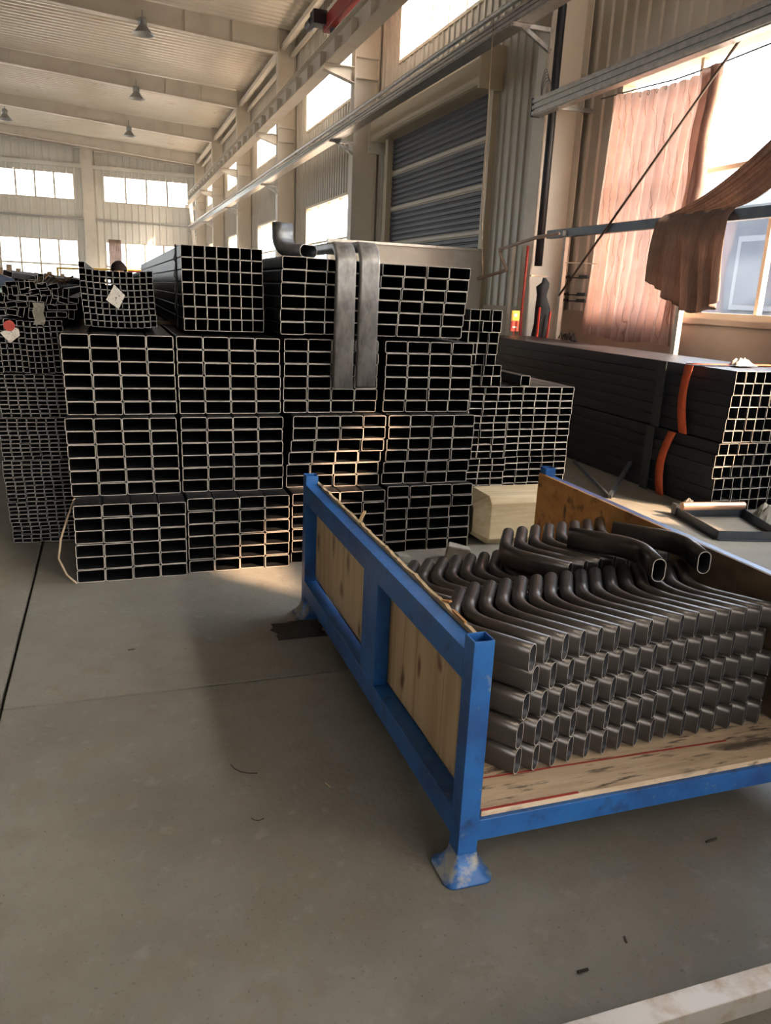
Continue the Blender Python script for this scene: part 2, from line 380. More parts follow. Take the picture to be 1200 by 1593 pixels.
# ---- steel columns, corbels, roof beams
for i, y in enumerate(YC):
    c = thing('steel_column', 'painted H-section wall column, number %d along the right wall' % (i+1), 'column', (CX, y, 0), kind='structure')
    MB().box(CX, CX+.02, y-.15, y+.15, 0, 9.5).build('inner_flange', 'column', c)
    MB().box(CX+.02, WX-.05, y-.012, y+.012, 0, 9.5).build('web', 'column', c)
    MB().box(WX-.06, WX-.045, y-.15, y+.15, 0, 9.5).build('outer_flange', 'column', c)
    for z in (6.2, 6.62): MB().box(CX+.02, WX-.06, y-.14, y-.012, z, z+.02).build('stiffener', 'column', c)
    # corbel with tapered web
    MB().add([(CX, y-.01, 6.12), (CX, y-.01, 6.42), (4.72, y-.01, 6.42), (4.72, y-.01, 6.32), (CX, y+.01, 6.12), (CX, y+.01, 6.42), (4.72, y+.01, 6.42), (4.72, y+.01, 6.32)],
             [(0, 1, 2, 3), (7, 6, 5, 4), (0, 3, 7, 4), (1, 5, 6, 2), (3, 2, 6, 7), (0, 4, 5, 1)]).box(4.70, CX, y-.13, y+.13, 6.40, 6.42)\
        .add([(CX, y-.1, 6.1), (CX, y+.1, 6.1), (4.7, y+.1, 6.3), (4.7, y-.1, 6.3), (CX, y-.1, 6.12), (CX, y+.1, 6.12), (4.7, y+.1, 6.32), (4.7, y-.1, 6.32)],
             [(0, 1, 2, 3), (7, 6, 5, 4), (0, 4, 5, 1), (1, 5, 6, 2), (2, 6, 7, 3), (3, 7, 4, 0)]).build('corbel', 'column', c)
for i, y in enumerate(YC+[EY-.35]):
    rb = thing('roof_beam', 'tapered steel roof beam, number %d along the hall' % (i+1), 'beam', (CX, y, 8.8), kind='structure')
    for x1, x0, nm in ((CX, -6, 1), (LX+.6, -6, -1)):
        za, zb = 8.80, 9.62   # underside at column, at ridge
        ta, tb = 9.44, 10.08
        MB().add([(x1, y-.01, za), (x1, y-.01, ta), (x0, y-.01, tb), (x0, y-.01, zb), (x1, y+.01, za), (x1, y+.01, ta), (x0, y+.01, tb), (x0, y+.01, zb)],
                 [(0, 1, 2, 3), (7, 6, 5, 4), (0, 3, 7, 4), (1, 5, 6, 2), (3, 2, 6, 7), (0, 4, 5, 1)]).build('web', 'column', rb)
        MB().bar((x1, y, za-.01), (x0, y, zb-.01), .24, .02).build('bottom_flange', 'column', rb)
        n = 8
        for k in range(1, n):
            t = k/n; x = x1+(x0-x1)*t
            MB().box(x-.008, x+.008, y-.115, y-.012, za+(zb-za)*t+.005, ta+(tb-ta)*t-.03).build('stiffener', 'column', rb)
# eave struts
for k, (x, z, r) in enumerate(((5.55, 8.95, .07), (5.75, 9.15, .07), (5.85, 8.75, .05))):
    struct(MB().bar((x, RY+.2, z), (x, EY-.1, z), 2*r, 2*r).build('eave_strut', 'column'), 'long eave strut under the roof edge, %s of three' % ('inner', 'upper', 'lower')[k], 'beam')
# crane girder with stiffener plates
cg = thing('crane_girder', 'long crane runway girder with stiffener plates along the right wall', 'girder', (4.88, 20, 6.43), kind='structure')
MB().box(4.87, 4.89, RY+.5, 52.5, 6.45, 6.9).build('web', 'column', cg)
MB().box(4.72, 5.04, RY+.5, 52.5, 6.42, 6.45).build('bottom_flange', 'column', cg)
MB().box(4.74, 5.02, RY+.5, 52.5, 6.90, 6.92).box(4.85, 4.91, RY+.5, 52.5, 6.92, 6.97).build('top_flange', 'column', cg)
k = 0; y = 8.0
st_me = None
while y < 52:
    if st_me is None:
        o = MB().box(4.735, 4.868, y-.012, y+.012, 6.47, 6.80).build('stiffener', 'column', cg, loc=(0, y-20, 0)); st_me = o.data
    else: inst('stiffener', st_me, cg, (0, y-20, 0))
    y += 1.25
# pipe along end wall and girts, column on the end wall
struct(MB().box(-1.28, -.62, EY-.4, EY-.03, 0, 9.9).build('end_wall_column', 'column'), 'pale steel column standing against the far end wall', 'column')
struct(MB().box(LX, 5.9, EY-.2, EY-.04, 8.2, 8.42).build('end_wall_girt', 'wallend'))
struct(MB().bar((LX, EY-.1, 5.28), (WX, EY-.1, 5.28), .1, .1).build('end_wall_pipe', 'galv'))
MBd = MB().bar((5.2, 52.3, 3), (4.95, 52.4, 6.4), .16, .16)
struct(MBd.build('wall_brace', 'column'))
# roller shutter
sh = thing('door_1', 'dark blue-grey roller shutter door with pale slats and a beige box', 'door', (WX, 15.1, 0), kind='structure')
sl_h = .105; nsl = int(4.95/sl_h)
b0 = None
for k in range(nsl):
    z = k*sl_h; pale = k % 7 == 4
    b = MB(); pr = [(z, 0), (z+.012, .0), (z+.03, -.02), (z+.085, -.02), (z+sl_h, 0)]
    b.grid([[(WX+.02+d, yy, zz) for yy in (12.62, 17.58)] for zz, d in pr])
    b.build('slat', 'shutterlight' if pale else 'shutter', sh)
MB().box(WX-.12, WX+.06, 12.45, 12.62, 0, 5.0).build('side_guide', 'frame', sh)
MB().box(WX-.12, WX+.06, 17.58, 17.75, 0, 5.0).build('side_guide', 'frame', sh)
bx_ = MB(); n = 10
ring = [(WX+.05, 4.84), (WX-.28, 4.84)]+[(WX-.28-.10*math.sin(a*math.pi/6), 4.94-.10*math.cos(a*math.pi/6)) for a in range(1, 4)]+[(WX-.38, 5.2), (WX-.30, 5.32), (WX+.05, 5.32)]
nr = len(ring)
bx_.add([(x, y, z) for y in (12.4, 18.1) for x, z in ring], [tuple(range(nr)), tuple(reversed(range(nr, 2*nr)))]+[(k, k+nr, (k+1) % nr+nr, (k+1) % nr) for k in range(nr)])
bx_.build('shutter_box', 'frame', sh)
MB().box(WX-.40, WX+.05, 18.1, 18.14, 4.6, 5.36).build('end_plate', 'white', sh)
MB().box(WX-.42, WX+.05, 12.34, 12.4, 4.75, 5.38).build('end_plate', 'frame', sh)
# yard building seen through the big window
yb = thing('yard_building', 'bluish building seen outside through the big window', 'building', (22, 18, -.32), kind='structure')
MB().box(22, 34, 4, 40, -.32, 5.2).build('wall', 'facade', yb)
MB().box(21.6, 34, 3.6, 40.4, 5.2, 5.6).build('roof_edge', 'facadewhite', yb)
for k in range(8):
    f = MB().box(21.93, 21.99, 5+k*4.2, 7.8+k*4.2, 1.6, 4.2).build('window', 'facadewhite', yb)
    MB().box(21.9, 21.925, 5.2+k*4.2, 7.6+k*4.2, 1.8, 4.0).build('pane', 'facade', f)

# ================================================================== TUBE BUNDLES
_tm = {}
def tube_mesh(w, h, L, t, r, mats, seg=1):
    key = (w, h, L, mats)
    if key in _tm: return _tm[key]
    def ring(hw, z0, z1, rr):
        P = []
        for cx, cz, a0 in ((hw-rr, z0+rr, -90), (hw-rr, z1-rr, 0), (-hw+rr, z1-rr, 90), (-hw+rr, z0+rr, 180)):
            for k in range(seg+1):
                a = math.radians(a0+90*k/seg); P.append((cx+rr*math.cos(a), cz+rr*math.sin(a)))
        return P
    o = ring(w/2, 0, h, r); i = ring(w/2-t, t, h-t, max(r-t, r*.3)); n = len(o)
    vs = [(x, y, z) for y in (0, L) for x, z in o]+[(x, y, z) for y in (0, L) for x, z in i]
    fs = []; mi = []
    for k in range(n):
        j = (k+1) % n
        fs.append((k, j, n+j, n+k)); mi.append(0)
        fs.append((2*n+k, 3*n+k, 3*n+j, 2*n+j)); mi.append(0)
        fs.append((k, 2*n+k, 2*n+j, j)); mi.append(1)
        fs.append((n+k, n+j, 3*n+j, 3*n+k)); mi.append(1)
    me = bpy.data.meshes.new('tube'); me.from_pydata(vs, [], fs)
    for m_ in mats: me.materials.append(M[m_])
    me.polygons.foreach_set('material_index', mi); me.update(); _tm[key] = me
    return me
def bundle(label, x0, yf, z0, w, h, cols, rows, L=6.0, t=.0036, r=.010, mats=('steel', 'cut'), shift=None, jx=.002, jy=.011, skip=(), group=None, name='tube_bundle', seg=1, colback=None, gap=.0008, sag=None):
    """rows are counted from the top; shift = sideways offset for each row"""
    b = thing(name, label, 'tubes', (x0, yf, z0), group)
    me = tube_mesh(w, h, L, t, r, mats, seg)
    for q in range(rows):
        sx = shift[q] if shift else 0
        for c in range(cols):
            if (q, c) in skip: continue
            dy = random.uniform(-jy, jy)+(colback[c] if colback else 0)
            dz = sag(q, c) if sag else 0
            inst('tube', me, b, (w/2+c*(w+gap+jx)+sx+random.uniform(-jx, jx)*.45, dy, (rows-1-q)*(h+gap)+dz))
    return b
W_, H_ = .1445, .0722
# ---- the big stack: four bundles side by side, four tiers
tier_n = ('bottom tier', 'second tier', 'third tier')
col_n = ('leftmost', 'second from left', 'third from left', 'rightmost')
T = [
  [(-.238, 4.34, 0.0, None), (.362, 4.385, 0.0, None), (.970, 4.42, 0.0, None), (1.590, 4.50, 0.0, [.008, .006, -.006, .002, 0, 0])],
  [(-.262, 4.53, .4400, [0, .004, .006, .008, .010, .012]), (.345, 4.53, .4400, [.004, .002, .004, .006, .006, .004]), (.958, 4.55, .4400, [.040, .040, .028, .015, .002, .004]), (1.572, 4.55, .4400, [.030, .028, .024, .020, .004, 0])],
  [(-.262, 4.60, .8850, [0, .002, .004, .007, .009, .012]), (.340, 4.61, .8850, [0, .002, .004, .006, .008, .010]), (.958, 4.64, .8850, [0, .001, 0, 0, 0, 0]), (1.590, 4.64, .8850, [.002, .004, .004, .004, .004, .002])]]
for ti, row in enumerate(T):
    for ci, (x, y, z, sh_) in enumerate(row):
        bundle('bundle of large rectangular steel tubes, %s of the main stack, %s' % (tier_n[ti], col_n[ci]), x, y, z, W_, H_, 4, 6, shift=sh_, group='large rectangular tube bundles in the main stack', seg=2)
# dunnage strips between third and top tier
for k, y in enumerate((5.9, 7.6, 9.9)):
    tag(MB().box(-.2, 2.15, y, y+.06, 1.3235, 1.3465).build('wooden_batten', 'plyold'), 'flat wooden batten between third and top tiers, %s' % ('near the front', 'in the middle', 'at the far end')[k], 'batten')
ZT = 1.347
sq = bundle('bundle of square steel tubes, seven by seven, on top of the main stack', .388, 4.75, ZT, .0655, .0665, 7, 7, t=.0026, r=.004, shift=[0, .001, .002, .004, .006, .008, .010], jx=.0006, colback=[0, 0, .004, .006, .01, .02, .03])
MB().box(.383, .3875, 5.05, 5.13, 1.345, 1.83).box(.383, .87, 5.05, 5.13, 1.8185, 1.823).build('strap', 'darkweb', sq)
wb = MB()
for k in range(4): wb.tube([(.385, 4.98+.02*k, 1.42+.1*k), (.36, 4.9, 1.47+.09*k), (.375, 4.86+.03*k, 1.60+.06*k)], .003, 5)
wb.build('tie_wire', 'wire', sq)
bundle('bundle of large rectangular tubes under the hanging grey pipes, top tier', .926, 4.61, ZT, W_, H_, 4, 6, shift=[.014, .008, .006, .004, .001, .002], colback=[0, .10, .12, .12], seg=2, group='large rectangular tube bundles in the main stack')
bundle('leaning bundle of large rectangular tubes, right end of the top tier', 1.530, 4.70, ZT, W_, H_*.985, 4, 6, shift=[.040, .034, .024, .014, .006, 0], seg=2, group='large rectangular tube bundles in the main stack')
# ---- small square tube bundle with tag, left end of top tier
def wavy(q, c): return .004*math.sin(c*.9+q*.35)
ss = bundle('bundle of small square tubes with a paper tag, left end of top tier', -.150, 4.80, ZT+.004, .0335, .0335, 11, 9, t=.0019, r=.003, mats=('steelblue', 'cutdim'), jx=.0012, jy=.012, sag=lambda q, c: .010*((c-5)/5.)**2-.004, shift=[-.004, -.004, -.002, 0, .002, .004, .006, .010, .012], skip=((0, 8),))
inst('tube', tube_mesh(.0335, .0335, 6.0, .0019, .003, ('steelblue', 'cutdim')), ss, (.012, .01, 9*.0343+.006))
def paper(parent, pts, name='paper_tag', m='paper'):
    MB().add(pts, [tuple(range(len(pts)))]).build(name, m, parent, solid=.0015)
paper(ss, [(-.02, 4.772, 1.50), (.045, 4.766, 1.452), (.082, 4.768, 1.528), (.028, 4.77, 1.583)])
MB().lathe([(0, 0), (.030, 0), (.033, .004), (.03, .008), (0, .008)], (.135, 4.83, 1.655), 16).build('red_cap', 'red', ss)
# ---- left stack of thin tubes
LX0 = -.668
left_n = ('on the floor', 'second from the floor', 'third from the floor', 'fourth from the floor')
for k, (dx, z) in enumerate(((.014, 0), (0, .2608), (-.006, .5216), (.002, .7824))):
    sh_ = [.002*q+.003*math.sin(q*1.3+k) for q in range(10)]
    bundle('bundle of thin flat rectangular tubes, left stack, %s' % left_n[k], LX0+dx, 5.14+.008*k, z, .052, .0252, 7, 10, t=.0025, r=.003, mats=('steelblue', 'cutdim'), jx=.0012, jy=.012, shift=sh_, group='thin tube bundles in the left stack', sag=lambda q, c: 0)
l2 = bundle('bundle of small square tubes with white tag, left stack below the jumbled bundle', -.665, 5.17, 1.050, .0335, .0335, 11, 9, t=.0022, r=.003, mats=('steelblue', 'cutdim'), jx=.0012, jy=.012, shift=[.002*q for q in range(9)], sag=lambda q, c: .006*math.sin(c*.8))
paper(l2, [(-.615, 5.145, 1.285), (-.565, 5.14, 1.225), (-.508, 5.142, 1.272), (-.512, 5.142, 1.305), (-.535, 5.142, 1.318)])
MB().tube([(-.562, 5.140, 1.325), (-.562, 5.152, 1.325)], .031, 18).build('red_cap', 'red', l2)
# jumbled bundle on top of the left stack
jb = thing('jumbled_tube_bundle', 'jumbled bundle of small rectangular tubes tied together, top of left stack', 'tubes', (-.42, 5.2, 1.380))
jm = tube_mesh(.060, .034, 5.6, .0025, .004, ('steelblue', 'cutdim'))
rows_ = [(0.017, -.22, 8, 0), (.060, -.215, 8, 5), (.100, -.205, 8, -6), (.140, -.19, 7, 8), (.178, -.15, 5, 12), (.212, -.10, 3, 4)]
for q, (zz, xx, n_, tilt) in enumerate(rows_):
    for c in range(n_):
        vert = (q*3+c*2) % 5 in (1, 4)
        a = math.radians(tilt+random.uniform(-7, 7)+(80 if vert else 0))
        x = xx+c*.0555+random.uniform(-.004, .004)
        # rotate about the tube axis through its own centre
        cx, cz = x+.03, zz+.004*math.sin(c)
        o = inst('tube', jm, jb, (cx+math.sin(a)*.017, random.uniform(-.03, .03), cz-math.cos(a)*.017), (0, a*-1, 0))
# single long tube lying skewed over the jumble
tag(inst('steel_tube', tube_mesh(.06, .034, .8, .0025, .004, ('pipedark', 'cut')), None, (-.545, 5.08, 1.600), (math.radians(-2.0), math.radians(14), math.radians(-28))), 'single tube lying skewed across the jumbled bundle on the left', 'tube')
b = MB()
for k in range(7):
    a = k*.9
    b.tube([(-.42+.02*k, 5.22+.03*k, 1.575), (-.38+.022*k, 5.26, 1.61+.02*math.sin(a)), (-.34+.022*k, 5.4, 1.60+.03*math.cos(a))], .006, 5)
b.build('tie_straps', 'brown', jb)
P_ = [[(-.43+.02*i+.006*math.sin(j*2.1), 5.165+.006*math.sin(i*3+j), 1.46-.025*j) for i in range(4)] for j in range(6)]
MB().grid(P_).build('torn_label', 'rubble', jb, solid=.002)
# plastic strip hanging beside the bottom left bundle
tag(MB().tube([(-.235, 4.5, .44), (-.27, 4.42, .36), (-.31, 4.36, .25), (-.325, 4.33, .15), (-.29, 4.32, .06), (-.24, 4.30, .012)], .006, 6).build('plastic_strip', 'rope', smooth=True), 'loose pale plastic strip looping down beside the main stack', 'strip')
# ---- right hand smaller stacks
bundle('bundle of slim rectangular tubes on the floor, between main stack and outer stack', 2.372, 5.3, 0, .108, .0525, 4, 8, L=5.8, t=.003, r=.005, jx=.002, jy=.012, shift=[.016, .015, .013, .012, .010, .006, .003, 0], group='slim rectangular tube bundles')
bundle('bundle of slim rectangular tubes, second tier, between main stack and outer stack', 2.352, 5.28, .4285, .108, .0535, 4, 10, L=5.8, t=.003, r=.005, jx=.002, jy=.012, shift=[.030-.003*q for q in range(10)], group='slim rectangular tube bundles')
s1 = bundle('upright bundle of medium square tubes right of the main stack', 2.245, 5.24, .975, .0775, .0775, 5, 7, t=.0028, r=.004, shift=[.030, .028, .022, .010, 0, -.006, -.012], skip=((0, 0), (1, 0), (0, 1)), jx=.0015, jy=.03)
inst('tube', tube_mesh(.0775, .0775, 6.0, .0035, .004, ('steel', 'cut')), s1, (5*.0805+.025, .02, .079))
inst('tube', tube_mesh(.0775, .0775, 6.0, .0035, .004, ('steel', 'cut')), s1, (5*.0805+.025, .01, 0))
bundle('outer bundle of slim rectangular tubes on the floor, beside the blue crate', 2.835, 5.34, 0, .108, .0525, 5, 8, L=5.8, t=.003, r=.005, jx=.001, jy=.01, shift=[.012, .012, .008, .006, .004, .002, 0, 0], group='slim rectangular tube bundles')
bundle('outer bundle of slim rectangular tubes, second tier, five columns wide', 2.815, 5.30, .4285, .108, .0535, 5, 10, L=5.8, t=.003, r=.005, jx=.001, jy=.006, shift=[.012-.001*q for q in range(10)], group='slim rectangular tube bundles')
tq = tube_mesh(.0775, .0775, 6.0, .0035, .004, ('steel', 'cut'))
tag(inst('steel_tube', tq, None, (2.955, 5.32, .9735)), 'single square tube lying on the outer slim tube bundle', 'tube')
ts = tube_mesh(.05, .05, 3.5, .003, .003, ('steel', 'cut'))
for k, (x, z, nm) in enumerate(((3.425, 0, 'lower'), (3.480, 0, 'outer lower'), (3.43, .052, 'middle'), (3.425, .104, 'upper'), (3.535, 0, 'outermost'))):
    tag(inst('steel_tube', ts, None, (x, 5.4+.03*k, z)), 'loose small square tube beside the outer bundle, %s one' % nm, 'tube', 'loose small square tubes')
# ---- long dark bundles beside the right wall
for k, (z, nm, sh_) in enumerate(((0, 'lower', [.0, -.020, -.036, -.004, 0, .004]), (.575, 'upper', [.030, .024, .018, .012, .006, 0]))):
    rb = bundle('%s long bundle of dark square tubes beside the window wall' % nm, 4.555+.02*k, 4.96, z, .0935, .0935, 8, 6, L=4.65, t=.003, r=.004, mats=('steelblue', 'cut'), shift=sh_, jx=.0008, jy=.008, group='dark square tube bundles by the window wall')
    xo = 4.525+.02*k
    st = MB()
    pts = [(xo, 5.50-.07*k+.10*math.sin(j/5*2.2)*(1-k*.3)-.02*j*k*.6, z+.57-.57*j/6) for j in range(7)]
    st.grid([[(p[0]-.012-.004*math.sin(i), p[1]-.055, p[2]), (p[0]-.014, p[1]+.0, p[2]), (p[0]-.012, p[1]+.045, p[2])] for i, p in enumerate(pts)])
    st.grid([[(xo-.012+.8*u, 5.445-.07*k, z+.574+.004), (xo-.012+.8*u, 5.545-.07*k, z+.574+.004)] for u in (0, .25, .5, .75, 1.1)]) if k else None
    so_ = st.build('lifting_strap', 'orange', rb, smooth=True, solid=.005); so_['label'] = 'orange webbing strap'
    st = MB(); y0 = 5.80-.02*k
    st.grid([[(xo-.006, y0-.06, z+.57*(1-j)), (xo-.006, y0+.05, z+.57*(1-j))] for j in (0, .5, 1)])
    so_ = st.build('sleeve', 'darkweb', rb, solid=.004); so_['label'] = 'dark protective sleeve'
# crumpled wrapping scraps
def scrap(label, x, y, z, r, h, m='rubble', seed=0, name='wrapping_scrap'):
    n = 9; P = []
    for i in range(n):
        row = []
        for j in range(n):
            u = i/(n-1)*2-1; v = j/(n-1)*2-1
            k = noise.noise(Vector((u*1.7+seed, v*1.7, seed*.7)))
            row.append((x+u*r*(1+.25*noise.noise(Vector((v*2, seed, 0)))), y+v*r*.8, z+max(0.0, (1-u*u)*(1-v*v))*h*(.55+.9*abs(k))+.001))
        P.append(row)
    return tag(MB().grid(P).build(name, m, smooth=False, solid=.002), label, 'scrap')
scrap('crumpled grey plastic scrap on top of the dark bundles', 5.0, 5.35, 1.152, .10, .08, seed=3)
scrap('crumpled grey wrapping on the floor at the dark bundle end', 4.40, 5.06, 0, .10, .10, seed=5)
scrap('pale crumpled sack on the floor right of the copper-toned tube', 4.97, 4.72, 0, .15, .16, seed=8)

# ================================================================== BENT FLAT-OVAL PIPES
def oval(w, h, n=8):
    r = w/2; P = []
    for k in range(n+1): a = math.pi*k/n; P.append((r*math.cos(a), h-r+r*math.sin(a)))
    for k in range(n+1): a = math.pi+math.pi*k/n; P.append((r*math.cos(a), r+r*math.sin(a)))
    return P
def sweep(path, sec, sec_in, side_fn, mats, name):
    """path of (point, side, up) frames"""
    n = len(sec); vs = []; fs = []; mi = []
    for S in (sec, sec_in):
        for p, s, u in path:
            for a, b_ in S: vs.append(p+s*a+u*b_)
    m = len(path)
    for i in range(m-1):
        for k in range(n):
            j = (k+1) % n
            fs.append((i*n+k, (i+1)*n+k, (i+1)*n+j, i*n+j)); mi.append(0)
            o = m*n; fs.append((o+i*n+k, o+i*n+j, o+(i+1)*n+j, o+(i+1)*n+k)); mi.append(2)
    for i in (0, m-1):
        for k in range(n):
            j = (k+1) % n; o = m*n; q = (i*n+k, i*n+j, o+i*n+j, o+i*n+k)
            fs.append(q if i == 0 else tuple(reversed(q))); mi.append(1)
    me = bpy.data.meshes.new(name); me.from_pydata([tuple(v) for v in vs], [], fs)
    for m_ in (*mats, 'steel'): me.materials.append(M[m_])  # darker steel on inner faces paints in the shade inside the pipe
    me.polygons.foreach_set('material_index', mi)
    me.polygons.foreach_set('use_smooth', [x != 1 for x in mi]); me.update()
    return me
def elbow_path(la, lb, a_dir, b_dir, R, steps=9):
    """plan path from end A (at origin) in to the bend and out to end B; unit directions a_dir, b_dir point from bend to ends"""
    a = Vector(a_dir).normalized(); b = Vector(b_dir).normalized()
    ang = math.acos(max(-1, min(1, a.dot(b)))); tl = R/math.tan(ang/2)
    V = -a*(la+tl)
    pa = V+a*tl; pb = V+b*tl
    bis = (a+b).normalized(); cen = V+bis*(R/math.sin(ang/2))
    pts = [Vector((0, 0, 0))]
    va = pa-cen; vb = pb-cen; tot = va.angle(vb); ax = va.cross(vb).normalized()
    for k in range(steps+1):
        q = Matrix.Rotation(tot*k/steps, 3, ax) @ va; pts.append(cen+q)
    pts.append(pb+b*lb)
    return pts
def frames(pts, up):
    up = Vector(up); out = []
    for i, p in enumerate(pts):
        d = (pts[min(i+1, len(pts)-1)]-pts[max(i-1, 0)]).normalized()
        if i == 0: d = (pts[1]-pts[0]).normalized()
        if i == len(pts)-1: d = (pts[-1]-pts[-2]).normalized()
        out.append((p, d.cross(up).normalized(), up))
    return out
PW, PH = .0490, .0885
ep = elbow_path(.185, .180, (.588, -.809, 0), (.522, .853, 0), .150, 11)
bent = sweep(frames(ep, (0, 0, 1)), oval(PW, PH), oval(PW-.006, PH-.006), None, ('pipe', 'cut'), 'bent_pipe')
# inner section must be lifted by the wall thickness
nn = len(oval(PW, PH))*len(ep)
for v in list(bent.vertices)[nn:]: v.co.z += .003
ordn = ['first', 'second', 'third', 'fourth', 'fifth', 'sixth', 'seventh', 'eighth', 'ninth', 'tenth', 'eleventh', 'twelfth', 'thirteenth', 'fourteenth', 'fifteenth', 'sixteenth', 'seventeenth', 'eighteenth']
lay_n = ['bottom layer', 'second layer up', 'third layer up', 'fourth layer up', 'top layer']
DZ = .200
firsts = [(1.114, 1.838), (1.112, 1.838), (1.130, 1.850), (1.152, 1.852), (1.116, 1.818)]
SX, SY = .0655, .0060
def pipe_at(x, y, z, label, group, rz=0):
    return tag(inst('bent_pipe', bent, None, (x, y, z), (0, 0, rz)), label, 'pipe', group)
for l in range(5):
    n_ = 16 if l != 4 else 16
    for k in range(n_):
        x = firsts[l][0]+SX*k+random.uniform(-.0015, .0015); y = firsts[l][1]+SY*k*(1 if k < 9 else .55)+random.uniform(-.003, .003)+(.02 if k >= 9 else 0)
        y = firsts[l][1]+SY*min(k, 9)+random.uniform(-.003, .003)
        if l == 4 and k > 0: y += .034; x += .004
        if x > 2.125: break
        pipe_at(x, y, DZ+l*.0890, 'bent flat-oval steel pipe, front row, %s, %s from the near blue post' % (lay_n[l], ordn[k]), 'bent pipes in the front row of the crate')
# second row behind it, four layers high, same nesting
for l in range(4):
    for k in range(16):
        x = 1.146+.0675*k+(.012 if l % 2 else 0); y = 2.360+.0085*min(k, 10)
        if x > 2.12: break
        pipe_at(x, y, DZ+l*.0890, 'bent flat-oval steel pipe, second row, %s, %s from the left panel' % (lay_n[l], ordn[k]), 'bent pipes in the second row of the crate')
# short raised row lying one layer higher on the second row
for k in range(8):
    x = 1.622+.0735*k; y = 2.440+.011*k
    pipe_at(x, y, DZ+4*.0890, 'bent flat-oval steel pipe lying raised on the second row, %s from left' % ordn[k], 'bent pipes in the raised rear row')
# two pipes turned the other way on top
for k, (x, y) in enumerate(((1.815, 2.175), (2.045, 2.212))):
    pipe_at(x, y, DZ+5*.0890+.002, 'loose bent pipe lying on top with its open end facing the camera, %s one' % ('left', 'right')[k], 'loose bent pipes on top of the crate load')
mir = elbow_path(.140, .180, (-.34, -.94, 0), (-.69, .72, 0), .155, 11)
me2 = sweep(frames(mir, (0, 0, 1)), oval(.048, PH), oval(.042, PH-.006), None, ('pipe', 'cut'), 'bent_pipe_turned')
for v in list(me2.vertices)[nn:]: v.co.z += .003
for o in COL.objects:
    if o.get('group') == 'loose bent pipes on top of the crate load': o.data = me2
# two big grey pipes hooked over the top tier, hanging down in front
hk = elbow_path(.70, .75, (0, 0, -1), (0, 1, 0), .11)
hang = sweep([(p, Vector((1, 0, 0)), (Vector((1, 0, 0)).cross((hk[min(i+1, len(hk)-1)]-hk[max(i-1, 0)]).normalized())).normalized()) for i, p in enumerate(hk)],
             [(x, z) for x, z in [(a*.060, b*.024) for a, b in ((1, -.5), (1, .5), (.93, .93), (.8, 1), (-.8, 1), (-.93, .93), (-1, .5), (-1, -.5), (-.93, -.93), (-.8, -1), (.8, -1), (.93, -.93))]],
             [(x, z) for x, z in [(a*.056, b*.020) for a, b in ((1, -.5), (1, .5), (.93, .93), (.8, 1), (-.8, 1), (-.93, .93), (-1, .5), (-1, -.5), (-.93, -.93), (-.8, -1), (.8, -1), (.93, -.93))]],
             None, ('pipegrey', 'cut'), 'hooked_pipe')
tag(inst('hooked_pipe', hang, None, (1.300, 4.565, 1.045), (0, 0, 0)), 'grey flat pipe hooked over the top tier, left of the pair', 'pipe', 'grey pipes hooked over the stack')
tag(inst('hooked_pipe', hang, None, (1.442, 4.560, 1.055), (0, 0, 0)), 'grey flat pipe hooked over the top tier, right of the pair', 'pipe', 'grey pipes hooked over the stack')
# L-shaped oval pipe standing on the top tier, one leg up
ls = elbow_path(.13, .075, (.55, -.84, 0), (0, 0, 1), .085)
sec = [(b_-.042, a) for a, b_ in oval(.062, .084)]
fr = []
for i, p in enumerate(ls):
    d = (ls[min(i+1, len(ls)-1)]-ls[max(i-1, 0)]).normalized(); s = Vector((.84, .55, 0)).normalized(); fr.append((p, s, s.cross(d).normalized()))
sec_w = [(a*1.0, b_) for a, b_ in [((v-.075), w_) for w_, v in oval(.074, .150)]]
sec_wi = [(a*.93, b_*.88) for a, b_ in sec_w]
lme = sweep(fr, sec_w, sec_wi, None, ('pipedark', 'cut'), 'angled_pipe')
tag(inst('angled_pipe', lme, None, (1.12, 4.74, 1.822), (0, 0, 0)), 'dark grey elbow pipe standing up on the top tier', 'pipe')

